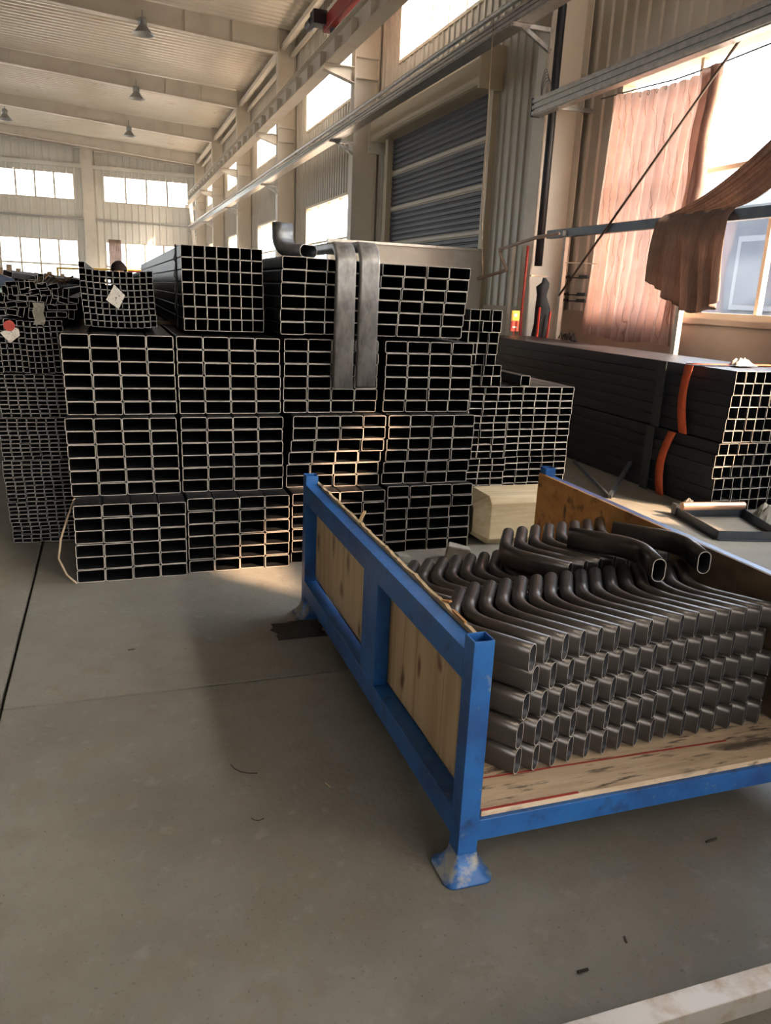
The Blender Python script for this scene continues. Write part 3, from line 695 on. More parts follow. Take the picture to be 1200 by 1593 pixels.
# ================================================================== BLUE CRATE
cr = thing('steel_crate', 'blue steel stillage crate with plywood side panels, open at the front', 'crate', (1.55, 2.68, 0))
XL0, XL1, XR0, XR1, YF0, YF1, YB0, YB1 = .860, .920, 2.180, 2.240, 1.690, 1.750, 3.610, 3.670
def hollow_post(x0, x1, y0, y1, z0, z1, t=.004):
    b = MB(); O = [(x0, y0), (x1, y0), (x1, y1), (x0, y1)]; I = [(x0+t, y0+t), (x1-t, y0+t), (x1-t, y1-t), (x0+t, y1-t)]
    vs = [(x, y, z) for z in (z0, z1) for x, y in O]+[(x, y, z) for z in (z0, z1) for x, y in I]
    fs = []
    for k in range(4):
        j = (k+1) % 4
        fs += [(k, j, 4+j, 4+k), (8+k, 12+k, 12+j, 8+j), (4+k, 4+j, 12+j, 12+k)]
    return b.add(vs, fs)
for (x0, x1, y0, y1) in ((XL0, XL1, YF0, YF1), (XL0, XL1, YB0, YB1), (XR0, XR1, YF0, YF1), (XR0, XR1, YB0, YB1)):
    p = hollow_post(x0, x1, y0, y1, .066, .735).build('post', 'blue', cr, bevel=.0015)
    cx, cy = (x0+x1)/2, (y0+y1)/2
    b = MB(); n = 32; rings = []
    for hw, rr, z in ((.032, .006, .078), (.034, .010, .062), (.042, .018, .045), (.054, .026, .028), (.062, .03, .014), (.074, .032, .008), (.074, .032, .0005)):
        R_ = []
        for k in range(n):
            q = k//8; a = math.radians(-90+90*q+90*(k % 8)/7); sx = (1, 1, -1, -1)[q]; sy = (-1, 1, 1, -1)[q]
            R_.append((cx+sx*(hw-rr)+rr*math.cos(a), cy+sy*(hw-rr)+rr*math.sin(a), z))
        rings.append(R_)
    vs = [q for r_ in rings for q in r_]
    fs = [((i+1)*n+k, (i+1)*n+(k+1) % n, i*n+(k+1) % n, i*n+k) for i in range(len(rings)-1) for k in range(n)]+[tuple(reversed(range((len(rings)-1)*n, len(rings)*n)))]
    b.add(vs, fs).build('foot', 'bluescuff', p, smooth=True)
ym = (2.455, 2.685)
for x0, x1, s in ((XL0, XL1, 1), (XR0, XR1, -1)):
    MB().box(x0, x1-.004 if s > 0 else x1, YF1, YB0, .600, .690).build('top_rail', 'blue', cr, bevel=.002)
    MB().box(x0, x1, YF1, YB0, .110, .195).build('bottom_rail', 'blue', cr, bevel=.002)
    MB().box(x0+.001, x1-.006, ym[0]+.03, ym[1]-.03, .195, .600).build('mid_post', 'blue', cr, bevel=.002)
MB().box(XL1, XR0, YF0+.002, YF1-.004, .112, .180).build('front_rail', 'blue', cr, bevel=.002)
MB().box(XL1, XR0, YB0, YB1-.004, .112, .180).build('rear_rail', 'blue', cr, bevel=.002)
for y in (2.2, 2.68, 3.15): MB().box(XL1, XR0, y, y+.05, .125, .180).build('cross_member', 'blue', cr)
# side boards: two sheets each side, slightly above the rail
for x0, x1, s in ((XL1-.002, XL1+.010, 1), (XR0-.012, XR0+.002, -1)):
    edges = []
    for y0, y1, nm in ((YF1+.003, 2.575, 0), (2.58, YB1-.01, 1)):
        n_ = (7, 8)[nm] if s > 0 else 2
        for q in range(n_): edges.append((y0+(y1-y0)*q/n_, y0+(y1-y0)*(q+1)/n_, nm, q))
    for y0, y1, nm, q in edges:
        b = MB(); nu = 8; top = []
        dx = (q % 3)*.0008
        for k in range(nu+1):
            y = y0+.0008+(y1-y0-.0016)*k/nu
            zt = .700+(.006*noise.noise(Vector((y*9, s, 0)))+.014*max(0, noise.noise(Vector((y*23, s*3, 2)))) if s > 0 else .0)
            top.append((y, zt))
        zb = (.204 if nm == 0 else .215) if s > 0 else .2
        vs = [(x, y, z) for y, zt in top for x, z in ((x0-dx, zb), (x1-dx, zb), (x1-dx, zt), (x0-dx, zt))]
        fs = [(4*k+a, 4*k+(a+1) % 4, 4*k+4+(a+1) % 4, 4*k+4+a) for k in range(nu) for a in range(4)]+[(3, 2, 1, 0), tuple(4*nu+a for a in range(4))]
        mm = ('ply', 'ply2')[nm] if s > 0 else ('plyold', 'osb')[nm]
        o = b.add(vs, fs).build('side_plank', mm, cr)
        if s < 0: o['label'] = ('dark weathered plywood panel', 'orange plywood panel with black stains')[nm]
# deck boards
ys_ = [YF0+.012, 2.02, 2.35, 2.68, 3.01, 3.34, YB1-.01]
for k in range(6):
    MB().box(XL1+.011, XR0-.013, ys_[k]+.0015, ys_[k+1]-.0015, .181, .1995).build('deck_board', 'deck', cr, bevel=.0015)
o = MB().box(XL1+.012, 1.25, YF0+.013, YF0+.022, .1996, .2012).build('red_edge', 'redink', cr)
o = MB().add([(XL1+.012, 1.845, .2002), (XL1+.012, 1.852, .2002), (1.9, 1.83, .2002), (1.9, 1.822, .2002)], [(0, 1, 2, 3)]).build('red_line', 'redink', cr, solid=.0006)
MB().bar((.925, 2.93, .70), (.955, 2.96, .735), .012, .006).build('splinter', 'ply', cr)
MB().bar((.925, 2.06, .70), (.935, 2.02, .712), .012, .006).build('splinter', 'osb', cr)
MB().bar((.928, 1.98, .700), (.922, 1.88, .705), .008, .006).build('splinter', 'osb', cr)

# ================================================================== FLOOR ITEMS
# big squared timber block with chamfered end
def timber(label, x0, x1, y0, y1, h, c=.045):
    sec = [(y0+c, 0), (y1-c, 0), (y1, c), (y1, h-c), (y1-c, h), (y0+c, h), (y0, h-c), (y0, c)]
    ins = [(y*.0+(y0+y1)/2+(y-(y0+y1)/2)*.62, h/2+(z-h/2)*.62) for y, z in sec]
    vs = [(x0, y, z) for y, z in ins]+[(x0+.10, y, z) for y, z in sec]+[(x1, y, z) for y, z in sec]
    fs = [tuple(range(8)), tuple(reversed(range(16, 24)))]
    for i in (0, 8):
        fs += [(i+k, i+8+k, i+8+(k+1) % 8, i+(k+1) % 8) for k in range(8)]
    return tag(MB().add(vs, fs).build('timber_block', 'timber', bevel=.004), label, 'timber')
timber('large pale timber block with chamfered end behind the crate', 2.235, 3.10, 4.50, 4.86, .335)
def chunk(label, x, y, sx, sy, sz, rz, m='rubble', tilt=0., name='concrete_chunk'):
    b = MB(); vs = []
    for a, b_, c in ((-1, -1, 0), (1, -1, 0), (1, 1, 0), (-1, 1, 0), (-.8, -.85, 1), (.9, -.9, .8), (.85, .8, .75), (-.7, .9, 1.05)):
        vs.append((x+(a*sx*math.cos(rz)-b_*sy*math.sin(rz)), y+(a*sx*math.sin(rz)+b_*sy*math.cos(rz)), c*sz))
    b.add(vs, [(3, 2, 1, 0), (4, 5, 6, 7), (0, 1, 5, 4), (1, 2, 6, 5), (2, 3, 7, 6), (3, 0, 4, 7)])
    return tag(b.build(name, m, bevel=.008), label, 'block')
chunk('tilted grey concrete block on the floor in front of the main stack', 2.02, 4.30, .085, .05, .095, -.35)
chunk('small pale rubble lump in front of the main stack', 1.64, 4.30, .05, .035, .06, .1)
# angle-iron frame lying on the floor, and a tube across it
af = thing('angle_frame', 'dark angle-iron frame lying on the floor beside the crate', 'frame', (4.35, 4.55, 0))
C4 = [(4.06, 4.30), (4.20, 4.92), (4.74, 4.80), (4.52, 4.18)]
for k in range(4):
    (xa, ya), (xb, yb_) = C4[k], C4[(k+1) % 4]
    b = MB().bar((xa, ya, .035), (xb, yb_, .035), .006, .07).bar((xa, ya, .004), (xb, yb_, .004), .05, .006)
    b.build('angle_bar', 'darkbar', af)
MB().bar((4.20, 4.92, .045), (4.215, 4.99, .045), .03, .09).build('end_stub', 'darkbar', af)
tag(MB().tube([(4.16, 4.83, .105), (4.70, 4.76, .105)], .032, 16).build('steel_tube', 'copper', smooth=False), 'copper-toned round tube resting across the angle-iron frame', 'tube')
# V-shaped pair of flat bars against the dark bundles
vb = thing('folded_bar', 'dark V-shaped flat bar standing on the floor by the dark bundles', 'bar', (3.97, 5.5, 0))
MB().bar((3.965, 5.50, .015), (4.40, 5.86, .225), .03, .035).build('arm', 'darkbar', vb)
MB().bar((3.965, 5.50, .015), (4.06, 6.25, .17), .02, .03).build('arm', 'darkbar', vb)
# red pipe and strap beyond the crate
tag(MB().tube([(2.62, 2.55, .022), (3.9, 2.62, .022)], .022, 12).build('red_pipe', 'red', smooth=True), 'red pipe on the floor beyond the crate right side', 'pipe')
P_ = [[(3.05+.5*i/8, 4.05-.5*i/8+.05*math.sin(i*.9)+.045*j, .012+.010*math.sin(i*1.7+j)) for j in range(2)] for i in range(9)]
tag(MB().grid(P_).build('loose_strap', 'orange', smooth=True, solid=.004), 'loose orange webbing strap lying on the floor behind the crate', 'strap')
# bright square bar at the lower right corner
b = MB(); t_ = .004; O_ = [(1.085, 0), (1.147, 0), (1.147, .062), (1.085, .062)]; I_ = [(1.085+t_, t_), (1.147-t_, t_), (1.147-t_, .062-t_), (1.085+t_, .062-t_)]
vs = [(x, y, z) for x in (.62, 3.0) for y, z in O_]+[(x, y, z) for x in (.62, 3.0) for y, z in I_]; fs = []
for k in range(4):
    j = (k+1) % 4; fs += [(k, 4+k, 4+j, j), (8+k, 8+j, 12+j, 12+k), (k, j, 8+j, 8+k), (4+k, 12+k, 12+j, 4+j)]
tag(b.add(vs, fs).build('square_bar', 'shiny', bevel=.003), 'stained bright square steel tube on the floor in the foreground', 'tube')
# dark crumpled mesh under the far crate foot
scrap('dark crumpled mesh cloth on the floor by the far crate foot', .80, 3.46, 0, .12, .05, 'debris', 13, 'mesh_cloth')
# little bits on the floor
def chip(label, x, y, l, rz, r=.006, m='debris', curl=0.):
    r *= .65
    pts = [(x+l*(t-.5)*math.cos(rz)-curl*(t-.5)**2*math.sin(rz)*4, y+l*(t-.5)*math.sin(rz)+curl*(t-.5)**2*math.cos(rz)*4, r) for t in (0, .25, .5, .75, 1)]
    return tag(MB().tube(pts, r, 6).build('metal_chip', m), label, 'chip')
chip('dark ribbed metal chip on the floor near the camera', 1.035, 1.305, .03, 0)
chip('dark metal chip on the floor under the crate front', 1.70, 1.62, .045, .1)
chip('small rusty chip on the floor in front of the crate foot', 1.20, 1.36, .02, 1.2, .004, 'rod')
chip('curled dark shaving on the shaded floor', .35, 2.36, .11, -.75, .0025, 'debris', .02)
chip('small bent shaving on the floor left of the crate', .36, 2.09, .04, -.3, .002, 'debris', .012)
chip('pale splinter on the shaded floor left of the crate', .62, 2.21, .03, -1.2, .002, 'ply2')
chip('short dark shaving on the floor before the main stack', .02, 3.42, .03, .2, .003)

# ================================================================== RIGHT WALL FITTINGS
def rail(name, label, x0, x1, z0, z1, y0, y1):
    r_ = thing(name, label, 'rail', ((x0+x1)/2, y0, z0))
    h = (z1-z0)
    MB().box(x0+.02, x1, y0, y1, z0, z1).build('channel', 'galv', r_)
    for k in range(3): MB().box(x0, x0+.02, y0, y1, z0+h*(.06+.33*k), z0+h*(.06+.33*k)+h*.20).build('flange_rib', 'galv', r_)
    MB().box(x0-.004, x1+.004, y1-.001, y1+.012, z0-.005, z1+.005).build('end_cap', 'darkbar', r_)
    return r_
r1 = rail('cable_rail', 'long galvanised conductor rail running along the right wall columns', 4.84, 5.08, 4.88, 5.04, RY+.5, 52.6)
MB().tube([(4.83, RY+.5, 5.10), (4.83, 52.6, 5.10)], .035, 8).build('conduit', 'galv', r1, smooth=True)
for y in YC[3:]:
    br = thing('rail_bracket', 'galvanised bracket under the conductor rail, %.0f metres along the wall' % (y+17), 'bracket', (CX, y, 4.7), 'conductor rail brackets')
    br['label'] = 'galvanised bracket under the conductor rail, ' + ('above the black duct', 'left of the roller shutter', 'second column left of the roller shutter', 'third column left of the roller shutter', 'fourth column left of the roller shutter', 'nearest the far end wall')[YC.index(y)-3]
    MB().bar((CX, y-.16, 4.852), (4.82, y-.16, 4.852), .06, .05).build('arm', 'galv', br)
    MB().bar((CX, y-.16, 4.62), (4.95, y-.16, 4.85), .05, .05).build('strut', 'galv', br)
    MB().bar((CX, y-.16, 5.10), (5.0, y-.16, 4.95), .05, .04).build('strut', 'galv', br)
r2 = rail('busbar_rail', 'galvanised three-groove rail crossing in front of the big window', 5.24, 5.36, 3.88, 4.09, -8.0, 9.92)
for k, y in enumerate((1.22, 9.70)):
    b_ = tag(MB().bar((5.30, y, 3.98), (6.0, y, 3.98), .05, .05).build('rail_support', 'galv'), 'short galvanised arm carrying the three-groove rail, %s end' % ('near', 'far')[k], 'bracket')
# black pipe with a bent top on the column web, hanging wires
cbp = [(5.56, 9.84, 6.05), (5.50, 9.84, 6.22), (5.42, 9.82, 6.20)]
tag(MB().tube([(5.455, 9.76, 2.05), (5.455, 9.76, 3.5), (5.46, 9.76, 4.9), (5.465, 9.76, 5.12), (5.44, 9.76, 5.24), (5.36, 9.76, 5.28), (5.1, 9.76, 5.28)], .052, 12).build('black_duct', 'black', smooth=True), 'thick black duct running down the column beside the shutter', 'duct')
wc = thing('wire_coil', 'coil of thin wire hanging on the column beside the shutter', 'coil', (5.33, 9.8, 4.1))
b = MB()
for k in range(5):
    b.tube([(5.32+.01*k, 9.78+.085*math.sin(a*math.pi/8)*(1+.1*k), 4.22+.19*math.cos(a*math.pi/8)*(1-.06*k)-.02*k) for a in range(17)], .004, 5, False)
b.build('loops', 'wire', wc); MB().tube([(5.33, 9.78, 4.4), (5.345, 9.79, 4.8), (5.35, 9.79, 5.0)], .006, 6).build('lead', 'rope', wc)
tag(MB().tube([(4.84, 10.4, 5.10), (4.84, 10.38, 4.0), (4.835, 10.30, 2.6), (4.83, 10.22, 2.2), (4.86, 10.20, 1.9)], .007, 6).build('hanging_rope', 'rope', smooth=True), 'thin pale rope hanging down in front of the shutter', 'rope')
# articulated pipe arm
tag(MB().tube([(5.22, 8.9, 2.40), (5.2, 9.4, 2.38), (5.2, 10.43, 2.27), (5.2, 10.40, 2.2), (5.19, 10.14, 1.99), (5.18, 10.2, 1.98), (5.1, 10.87, 1.87)], [.02, .024, .024, .022, .022, .026, .024], 8).build('pipe_arm', 'pinkpipe', smooth=True), 'dusty jointed pipe arm reaching past the column', 'pipe')
tag(MB().tube([(5.30, 9.80, 2.30), (5.29, 9.79, 1.9), (5.29, 9.80, 1.4), (5.30, 9.79, 1.0), (5.28, 9.75, .4), (5.28, 9.74, .0)], .018, 8).build('red_hose', 'red', smooth=True), 'red hose hanging down the column beside the yellow sign', 'hose')
tag(MB().bar((5.28, 10.16, 2.35), (5.28, 10.16, 0), .05, .02, (0, 1, 0)).build('white_strip', 'white'), 'pale upright strip standing just behind the column', 'strip')
sg = thing('warning_sign', 'small yellow and red sign behind the square tubes by the column', 'sign', (5.14, 9.8, 1.20))
MB().box(5.11, 5.23, 9.74, 9.75, 1.33, 1.46).build('yellow_half', 'yellow', sg); MB().box(5.11, 5.23, 9.74, 9.75, 1.19, 1.33).build('red_half', 'red', sg)
MB().box(5.145, 5.195, 9.735, 9.74, 1.38, 1.42).box(5.135, 5.205, 9.735, 9.74, 1.235, 1.255).build('printed_mark', 'paper', sg)
MB().box(5.16, 5.18, 9.75, 9.77, 0, 1.3).build('stake', 'red', sg)
# black jacket hanging
hp = tag(MB().bar((5.30, 9.66, 1.92), (5.56, 9.66, 1.92), .03, .02).build('hanger_bar', 'pinkpipe'), 'short pale bar on the column above the black jacket', 'bar')
b = MB(); n = 12
prof = [(1.90, .02, .02), (1.84, .05, .04), (1.78, .085, .06), (1.66, .075, .06), (1.5, .095, .07), (1.3, .085, .06), (1.1, .10, .06), (.92, .09, .05)]
b.add([(5.50+rx*math.cos(2*math.pi*k/n)*(1+.22*math.sin(3*k+i*1.3))+.02*math.sin(i*1.9), 9.64+ry*math.sin(2*math.pi*k/n), z) for i, (z, rx, ry) in enumerate(prof) for k in range(n)],
      [(i*n+k, i*n+(k+1) % n, (i+1)*n+(k+1) % n, (i+1)*n+k) for i in range(len(prof)-1) for k in range(n)])
jk = tag(b.build('hanging_jacket', 'blackcloth', smooth=True), 'black jacket hanging on the column', 'jacket')
for k, (x0, x1) in enumerate(((5.40, 5.38), (5.57, 5.47))):
    tag(MB().bar((x0, 9.52, 1.52-.05*k), (x1, 9.50, 0), .022, .022).build('tool_handle', 'red'), 'red tool handle leaning below the jacket, %s one' % ('left', 'right')[k], 'tool', 'tool handles by the column')
# frame of dark beam on white posts carrying the drape
fr_ = thing('support_frame', 'dark horizontal beam on white posts behind the dark bundles', 'frame', (5.45, 7.7, 0))
MB().box(5.42, 5.50, 3.6, 9.55, 2.385, 2.485).build('beam', 'darkbar', fr_, bevel=.003)
for y in (9.10, 6.78): MB().box(5.42, 5.475, y-.03, y+.03, 0, 2.385).build('post', 'white', fr_, bevel=.003)
MB().box(5.40, 5.42, 9.06, 9.12, 2.40, 2.46).build('clip', 'white', fr_)
tag(MB().tube([(5.45, 9.07, 2.08), (5.7, 8.9, 2.08), (5.93, 8.75, 2.07)], .008, 6).build('tie_rod', 'white'), 'thin pale tie rod between white post and wall', 'rod')
tag(MB().tube([(5.40, 6.39, 3.94), (5.40, 9.06, 1.68)], .014, 6).build('diagonal_rod', 'rod', smooth=True), 'thin rusty rod slanting across the pink curtain', 'rod')
for k, z in enumerate((1.92, 1.70, 1.62)):
    rk = thing('wall_rack', 'dark wall rack bar beside the curtain, %s of three' % ('top', 'middle', 'bottom')[k], 'rack', (5.9, 9.6, z), 'dark rack bars')
    MB().box(5.90, 5.915, 9.22, 9.92, z-.008, z+.008).build('bar', 'black', rk)
    MB().box(5.88, 5.90, 9.22, 9.42, z-.015, z+.03).box(5.88, 5.90, 9.66, 9.85, z-.01, z+.025).build('hook_block', 'black', rk)
    MB().box(5.915, 5.97, 9.5, 9.52, z-.01, z+.01).build('stay', 'black', rk)
# small tangle of fittings on top of the dark bundles' far side
b = MB()
for k in range(9): b.tube([(5.25+.02*math.sin(k*2), 8.3+.04*k, 1.16), (5.23, 8.32+.04*k, 1.16+.09*abs(math.sin(k*1.7))), (5.21+.03*math.cos(k), 8.36+.035*k, 1.16+.02*k % .05)], .012, 5)
tag(b.build('fittings_heap', 'debris'), 'small heap of dark fittings on the dark bundles below the curtain', 'fittings')
struct(MB().box(5.90, 5.95, 2.2, 9.3, 1.44, 1.495).build('trim_1', 'plaster'))
# ---- curtain on the big window
def curtain():
    nu, nv = 90, 40; P = []
    for i in range(nu+1):
        u = i/nu
        yt = 8.92-1.78*u; yb_ = 9.06-1.70*u
        row = []
        for j in range(nv+1):
            v = j/nv
            sag_ = .16*math.sin(math.pi*min(u*1.0, 1))*0+.05*math.sin(math.pi*u)
            zt = 3.99-.10*u-sag_+.018*math.cos(u*2*math.pi*11)
            zb = 1.20+.02*math.sin(u*9)-.015*u
            y = yt+(yb_-yt)*v+.012*math.sin(u*30+v*3)
            fold = (.035+.02*v)*math.sin(u*2*math.pi*11+.8*math.sin(v*3))+.012*math.sin(u*70+v*5)
            row.append((5.80+fold-.02*v, y, zt+(zb-zt)*v))
        P.append(row)
    return P
ct = thing('curtain', 'faded pink translucent curtain hanging over part of the big window', 'curtain', (5.8, 8, 1.2))
MB().grid(curtain()).build('cloth', 'curtain', ct, smooth=True)
MB().tube([(5.80, 9.2, 4.01), (5.80, 8.4, 3.97), (5.80, 7.8, 3.93), (5.80, 7.1, 3.93), (5.82, 2.4, 4.08)], .008, 6).build('curtain_wire', 'wire', ct)
P_ = [[(5.80+.05*math.sin(i*1.3)+.02*math.sin(j), 7.18+.11*math.sin(i*.9)*(1-.3*j/20)+.015*i-.05+.10*j/20, 3.93-2.75*j/20) for j in range(21)] for i in range(9)]
MB().grid(P_).build('gathered_edge', 'curtain', ct, smooth=True)
for k in range(12):
    y = 8.92-1.78*(k+.5)/12*1.0; MB().tube([(5.80, y+.018*math.cos(a*math.pi/4), 3.955-.05*math.sin(math.pi*(k+.5)/12)-.04*(k/12)+.03*math.sin(a*math.pi/4)) for a in range(9)], .004, 4, False).build('ring', 'wire', ct)
# ---- brown drape thrown over the beam
def drape():
    nu, nv = 60, 60; P = []
    for i in range(nu+1):
        u = i/nu; row = []
        fo = math.sin(u*2*math.pi*4.5+.6*math.sin(u*7)); fo2 = math.sin(u*2*math.pi*9+1.0)
        ty = 7.22-1.02*u                       # where the strand crosses the beam
        by = 7.20-1.10*u-.10*math.sin(math.pi*u)
        bz = 1.86-.31*math.sin(math.pi*min(1, .5*u/.62 if u < .62 else .5+.5*(u-.62)/.62)) + .012*abs(math.sin(u*60))
        for j in range(nv+1):
            v = j/nv
            if v < .45:
                t = v/.45
                p0 = (4.9, 3.72-.46*u); p1 = (6.05-.15*u, 2.62-.10*u); p2 = (ty, 2.505)
                y = (1-t)**2*p0[0]+2*t*(1-t)*p1[0]+t*t*p2[0]; z = (1-t)**2*p0[1]+2*t*(1-t)*p1[1]+t*t*p2[1]
                x = 5.40+.05*t+.035*fo*(1-t*.8)-.10*math.sin(math.pi*t)*(.5-u)
                z += .025*fo2*(1-t)
            else:
                t = (v-.45)/.55; a = min(1, t*10)
                y = ty+(by-ty)*min(1, t*1.15)+.02*fo2*t
                z = 2.505-.006*a+(bz-2.505)*t
                x = 5.45-.075*a-(.012+.075*t)*(fo+1)*.5-.02*fo2*t-.03*math.sin(math.pi*t)
            row.append((x, y, z))
        P.append(row)
    return P
tag(MB().grid(drape()).build('drape', 'drape', smooth=True, solid=.004), 'dirty brown curtain thrown over the dark beam in front of the window', 'drape')
# ---- sheet panel behind the stack
pn = thing('sheet_panel', 'large grey sheet panel standing behind the tube stack', 'panel', (4.2, 11.35, 0))
MB().box(2.99, 5.36, 11.30, 11.34, 0, 2.28).build('face', 'panel', pn); MB().box(2.94, 5.37, 11.27, 11.36, 2.28, 2.315).build('top_edge', 'galv', pn)
MB().box(2.94, 2.99, 11.27, 11.36, 0, 2.28).build('side_edge', 'galv', pn)
# ---- red crane end carriage on the girder
cc = thing('crane_carriage', 'red overhead crane end carriage riding on the runway girder', 'crane', (4.88, 17.5, 6.97))
MB().box(4.70, 5.06, 15.9, 18.9, 7.06, 7.36).build('carriage_beam', 'red', cc, bevel=.01)
for y in (16.3, 18.5): MB().tube([(4.78, y, 7.06), (4.98, y, 7.06)], .09, 14).build('wheel', 'black', cc)
MB().box(-17, 4.72, 16.9, 17.5, 7.30, 7.95).build('bridge_beam', 'red', cc)
MB().tube([(4.5, 18.95, 7.28), (4.5, 19.35, 7.28)], .11, 14).box(4.42, 4.72, 18.6, 18.95, 7.15, 7.42).build('drive_motor', 'black', cc)
# ---- high-bay lamps
for k, (x, y, z) in enumerate(((1.30, YC[5], 9.02), (1.38, YC[6], 8.98), (1.30, YC[7], 8.95), (-4.3, YC[7]-.2, 9.1))):
    lp = thing('pendant_lamp', 'bell-shaped high-bay lamp below the %s roof beam in view' % ('nearest', 'second', 'third', 'third')[k] + (' at far left' if k == 3 else ''), 'lamp', (x, y-.3, z), 'high-bay lamps')
    lamp_z = z-.32
    MB().tube([(x, y-.25, lamp_z+.40), (x, y-.25, 9.35)], .02, 8).build('rod', 'lampshade', lp)
    MB().lathe([(.0, .45), (.10, .45), (.13, .40), (.13, .26), (.10, .24)], (x, y-.25, lamp_z), 18).build('housing', 'lampshade', lp, smooth=True)
    MB().lathe([(.11, .25), (.16, .18), (.26, .05), (.34, .0), (.33, .0), (.25, .045), (.15, .17), (.10, .24), (0, .24)], (x, y-.25, lamp_z), 22).build('shade', 'lampshade', lp, smooth=True)
# ---- things far left behind the stacks
gm = thing('covered_stack', 'mint green stack under a dark blue tarp, far left behind the tubes', 'stack', (-2.2, 13.6, 0))
MB().box(-4.6, -.5, 13.0, 15.2, 0, 1.44).build('green_body', 'green', gm)
MB().box(-4.65, -.42, 12.95, 15.25, 1.44, 1.63).build('tarp', 'tarp', gm, bevel=.03)
for k, (x, w_, h_) in enumerate(((-2.6, .5, .12), (-1.42, .3, .10), (-.86, .42, .05))):
    mk = thing('machine_part', 'small brown machine part on the blue tarp, %s' % ('leftmost', 'middle', 'rightmost')[k], 'machine', (x, 13.6, 1.63), 'brown parts on the tarp')
    MB().box(x-w_/2, x+w_/2, 13.5, 13.7, 1.63, 1.63+h_*.4).build('base', 'brown', mk)
    MB().box(x-w_/2, x-w_/2+.05, 13.5, 13.7, 1.63+h_*.4, 1.63+h_).box(x+w_/2-.05, x+w_/2, 13.5, 13.7, 1.63+h_*.4, 1.63+h_).box(x-.03, x+.03, 13.5, 13.7, 1.63+h_*.4, 1.63+h_*1.5).build('lugs', 'brown', mk)
tag(MB().tube([(-1.2, 22, 1.86), (1.6, 22, 1.92)], .025, 8).tube([(-1.2, 22, 0), (-1.2, 22, 1.88)], .025, 8).tube([(.2, 22, 0), (.2, 22, 1.88)], .025, 8).build('yellow_railing', 'yellow'), 'thin yellow railing far behind the small square tubes', 'railing')
P_ = [[(.1+.75*i/24, EY-.10+.05*math.sin(i*1.9), 4.15-2.6*j/6) for j in range(7)] for i in range(25)]
tag(MB().grid(P_).build('far_curtain', 'drape', smooth=True), 'narrow bunched curtain beside the far end window', 'curtain')
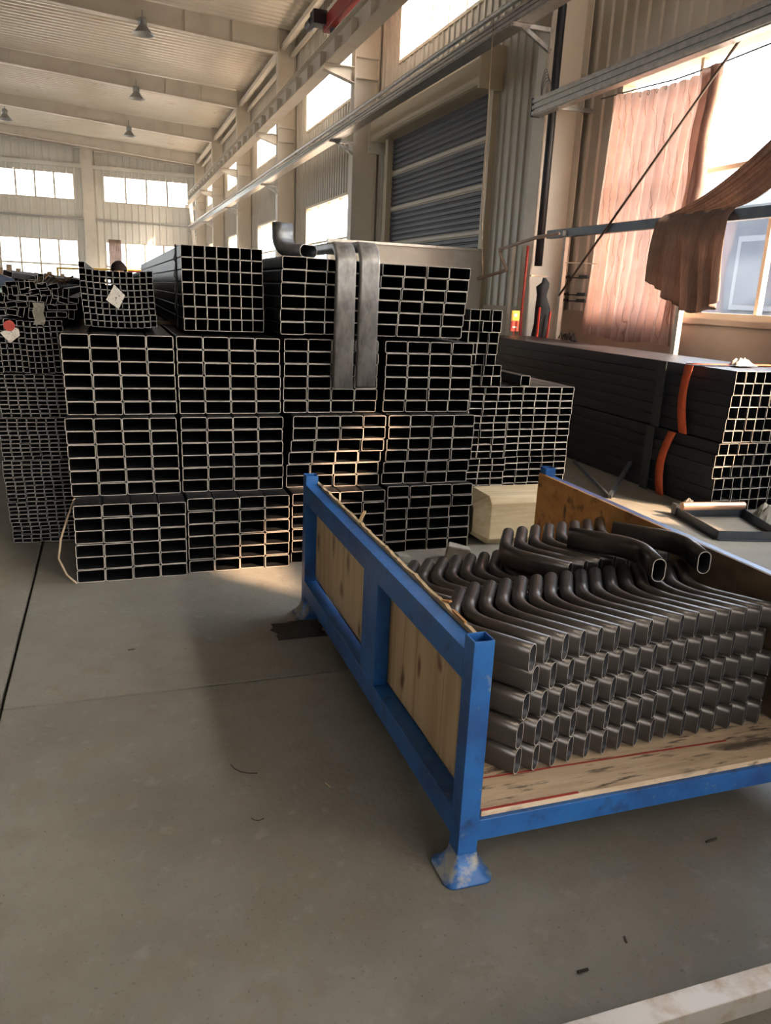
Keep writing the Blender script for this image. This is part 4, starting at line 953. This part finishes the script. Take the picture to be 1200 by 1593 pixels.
# ---- worker whose head shows above the tubes
def person(x, y):
    p = thing('person', 'worker with short black hair standing behind the tube stack', 'person', (x, y, 0))
    J = {'pel': (0, 0, .98, .135, .10), 'chest': (0, .0, 1.30, .165, .11), 'neckb': (0, 0, 1.50, .07, .065), 'neck': (0, -.01, 1.58, .056, .056), 'chin': (0, -.03, 1.65, .066, .072), 'head': (0, -.03, 1.73, .078, .094), 'top': (0, -.02, 1.775, .060, .070),
         'shl': (-.19, 0, 1.46, .062, .06), 'ell': (-.25, .02, 1.17, .045, .045), 'wrl': (-.24, -.10, .93, .03, .03), 'hal': (-.24, -.14, .85, .032, .02),
         'shr': (.19, 0, 1.46, .062, .06), 'elr': (.25, .02, 1.17, .045, .045), 'wrr': (.24, -.10, .93, .03, .03), 'har': (.24, -.14, .85, .032, .02),
         'hil': (-.10, 0, .90, .095, .095), 'knl': (-.11, 0, .50, .06, .06), 'anl': (-.11, .02, .09, .042, .045), 'tol': (-.12, -.15, .045, .035, .03),
         'hir': (.10, 0, .90, .095, .095), 'knr': (.11, 0, .50, .06, .06), 'anr': (.11, .02, .09, .042, .045), 'tor': (.12, -.15, .045, .035, .03)}
    E_ = [('pel', 'chest'), ('chest', 'neckb'), ('neckb', 'neck'), ('neck', 'chin'), ('chin', 'head'), ('head', 'top'), ('neckb', 'shl'), ('shl', 'ell'), ('ell', 'wrl'), ('wrl', 'hal'), ('neckb', 'shr'), ('shr', 'elr'), ('elr', 'wrr'), ('wrr', 'har'),
          ('pel', 'hil'), ('hil', 'knl'), ('knl', 'anl'), ('anl', 'tol'), ('pel', 'hir'), ('hir', 'knr'), ('knr', 'anr'), ('anr', 'tor')]
    ks = list(J); me = bpy.data.meshes.new('body'); me.from_pydata([J[k][:3] for k in ks], [(ks.index(a), ks.index(b_)) for a, b_ in E_], [])
    o = bpy.data.objects.new('body', me); put(o, p)
    sk = o.modifiers.new('skin', 'SKIN'); sk.use_smooth_shade = True
    for i, k in enumerate(ks):
        d = me.skin_vertices[0].data[i]; d.radius = J[k][3:5]; d.use_root = (k == 'pel')
    o.modifiers.new('sub', 'SUBSURF').render_levels = 2
    me.materials.append(M['skin'])
    # clothes and hair as shells
    def shell(name, secs, m, n=16):
        b = MB(); b.add([(x+cx+rx*math.cos(2*math.pi*k/n), y+cy+ry*math.sin(2*math.pi*k/n), z) for cx, cy, z, rx, ry in secs for k in range(n)],
                        [(i*n+k, i*n+(k+1) % n, (i+1)*n+(k+1) % n, (i+1)*n+k) for i in range(len(secs)-1) for k in range(n)])
        return b.build(name, m, p, smooth=True)
    shell('jacket', [(0, 0, .80, .20, .15), (0, 0, 1.0, .195, .15), (0, 0, 1.3, .215, .155), (0, 0, 1.44, .225, .13), (0, 0, 1.53, .10, .09), (0, 0, 1.57, .075, .07)], 'jacket')
    for s in (-1, 1):
        shell('sleeve', [(s*.18, 0, 1.49, .075, .075), (s*.23, .01, 1.3, .075, .07), (s*.26, .02, 1.15, .062, .062), (s*.25, -.09, .94, .05, .05)], 'jacket')
        shell('trouser_leg', [(s*.10, 0, .95, .115, .12), (s*.11, 0, .5, .085, .09), (s*.115, .02, .08, .075, .085)], 'jacket')
        MB().lathe([(0, .0), (.012, .004), (.014, .02), (.008, .04), (0, .045)], (x+s*.088, y-.02, 1.70), 8).build('ear', 'skin', p, smooth=True)
    b = MB(); n = 20; prof_ = []
    for i in range(9):
        th = math.pi/2*i/8; prof_.append((math.cos(th), math.sin(th)))
    b.add([(x+.104*c*math.cos(2*math.pi*k/n)*(1+.03*math.sin(k*5+i)), y-.02+.122*c*math.sin(2*math.pi*k/n), 1.752+.112*s_-(.07 if math.sin(2*math.pi*k/n) > -.2 else -.0)*(1-s_)) for i, (c, s_) in enumerate(prof_) for k in range(n)],
          [(i*n+k, i*n+(k+1) % n, (i+1)*n+(k+1) % n, (i+1)*n+k) for i in range(8) for k in range(n)])
    b.build('hair', 'hair', p, smooth=True)
    b = MB(); b.add([(x-.012, y-.118, 1.70), (x+.012, y-.118, 1.70), (x, y-.122, 1.745), (x, y-.142, 1.703)], [(0, 1, 3), (0, 3, 2), (1, 2, 3), (0, 2, 1)]).build('nose', 'skin', p)
    for s in (-1, 1): MB().lathe([(0, -.006), (.012, 0), (0, .006)], (x+s*.034, y-.118, 1.735), 8).build('eye', 'hair', p)
    MB().box(x-.025, x+.025, y-.112, y-.106, 1.662, 1.668).build('mouth', 'red', p)
person(.13, 11.3)
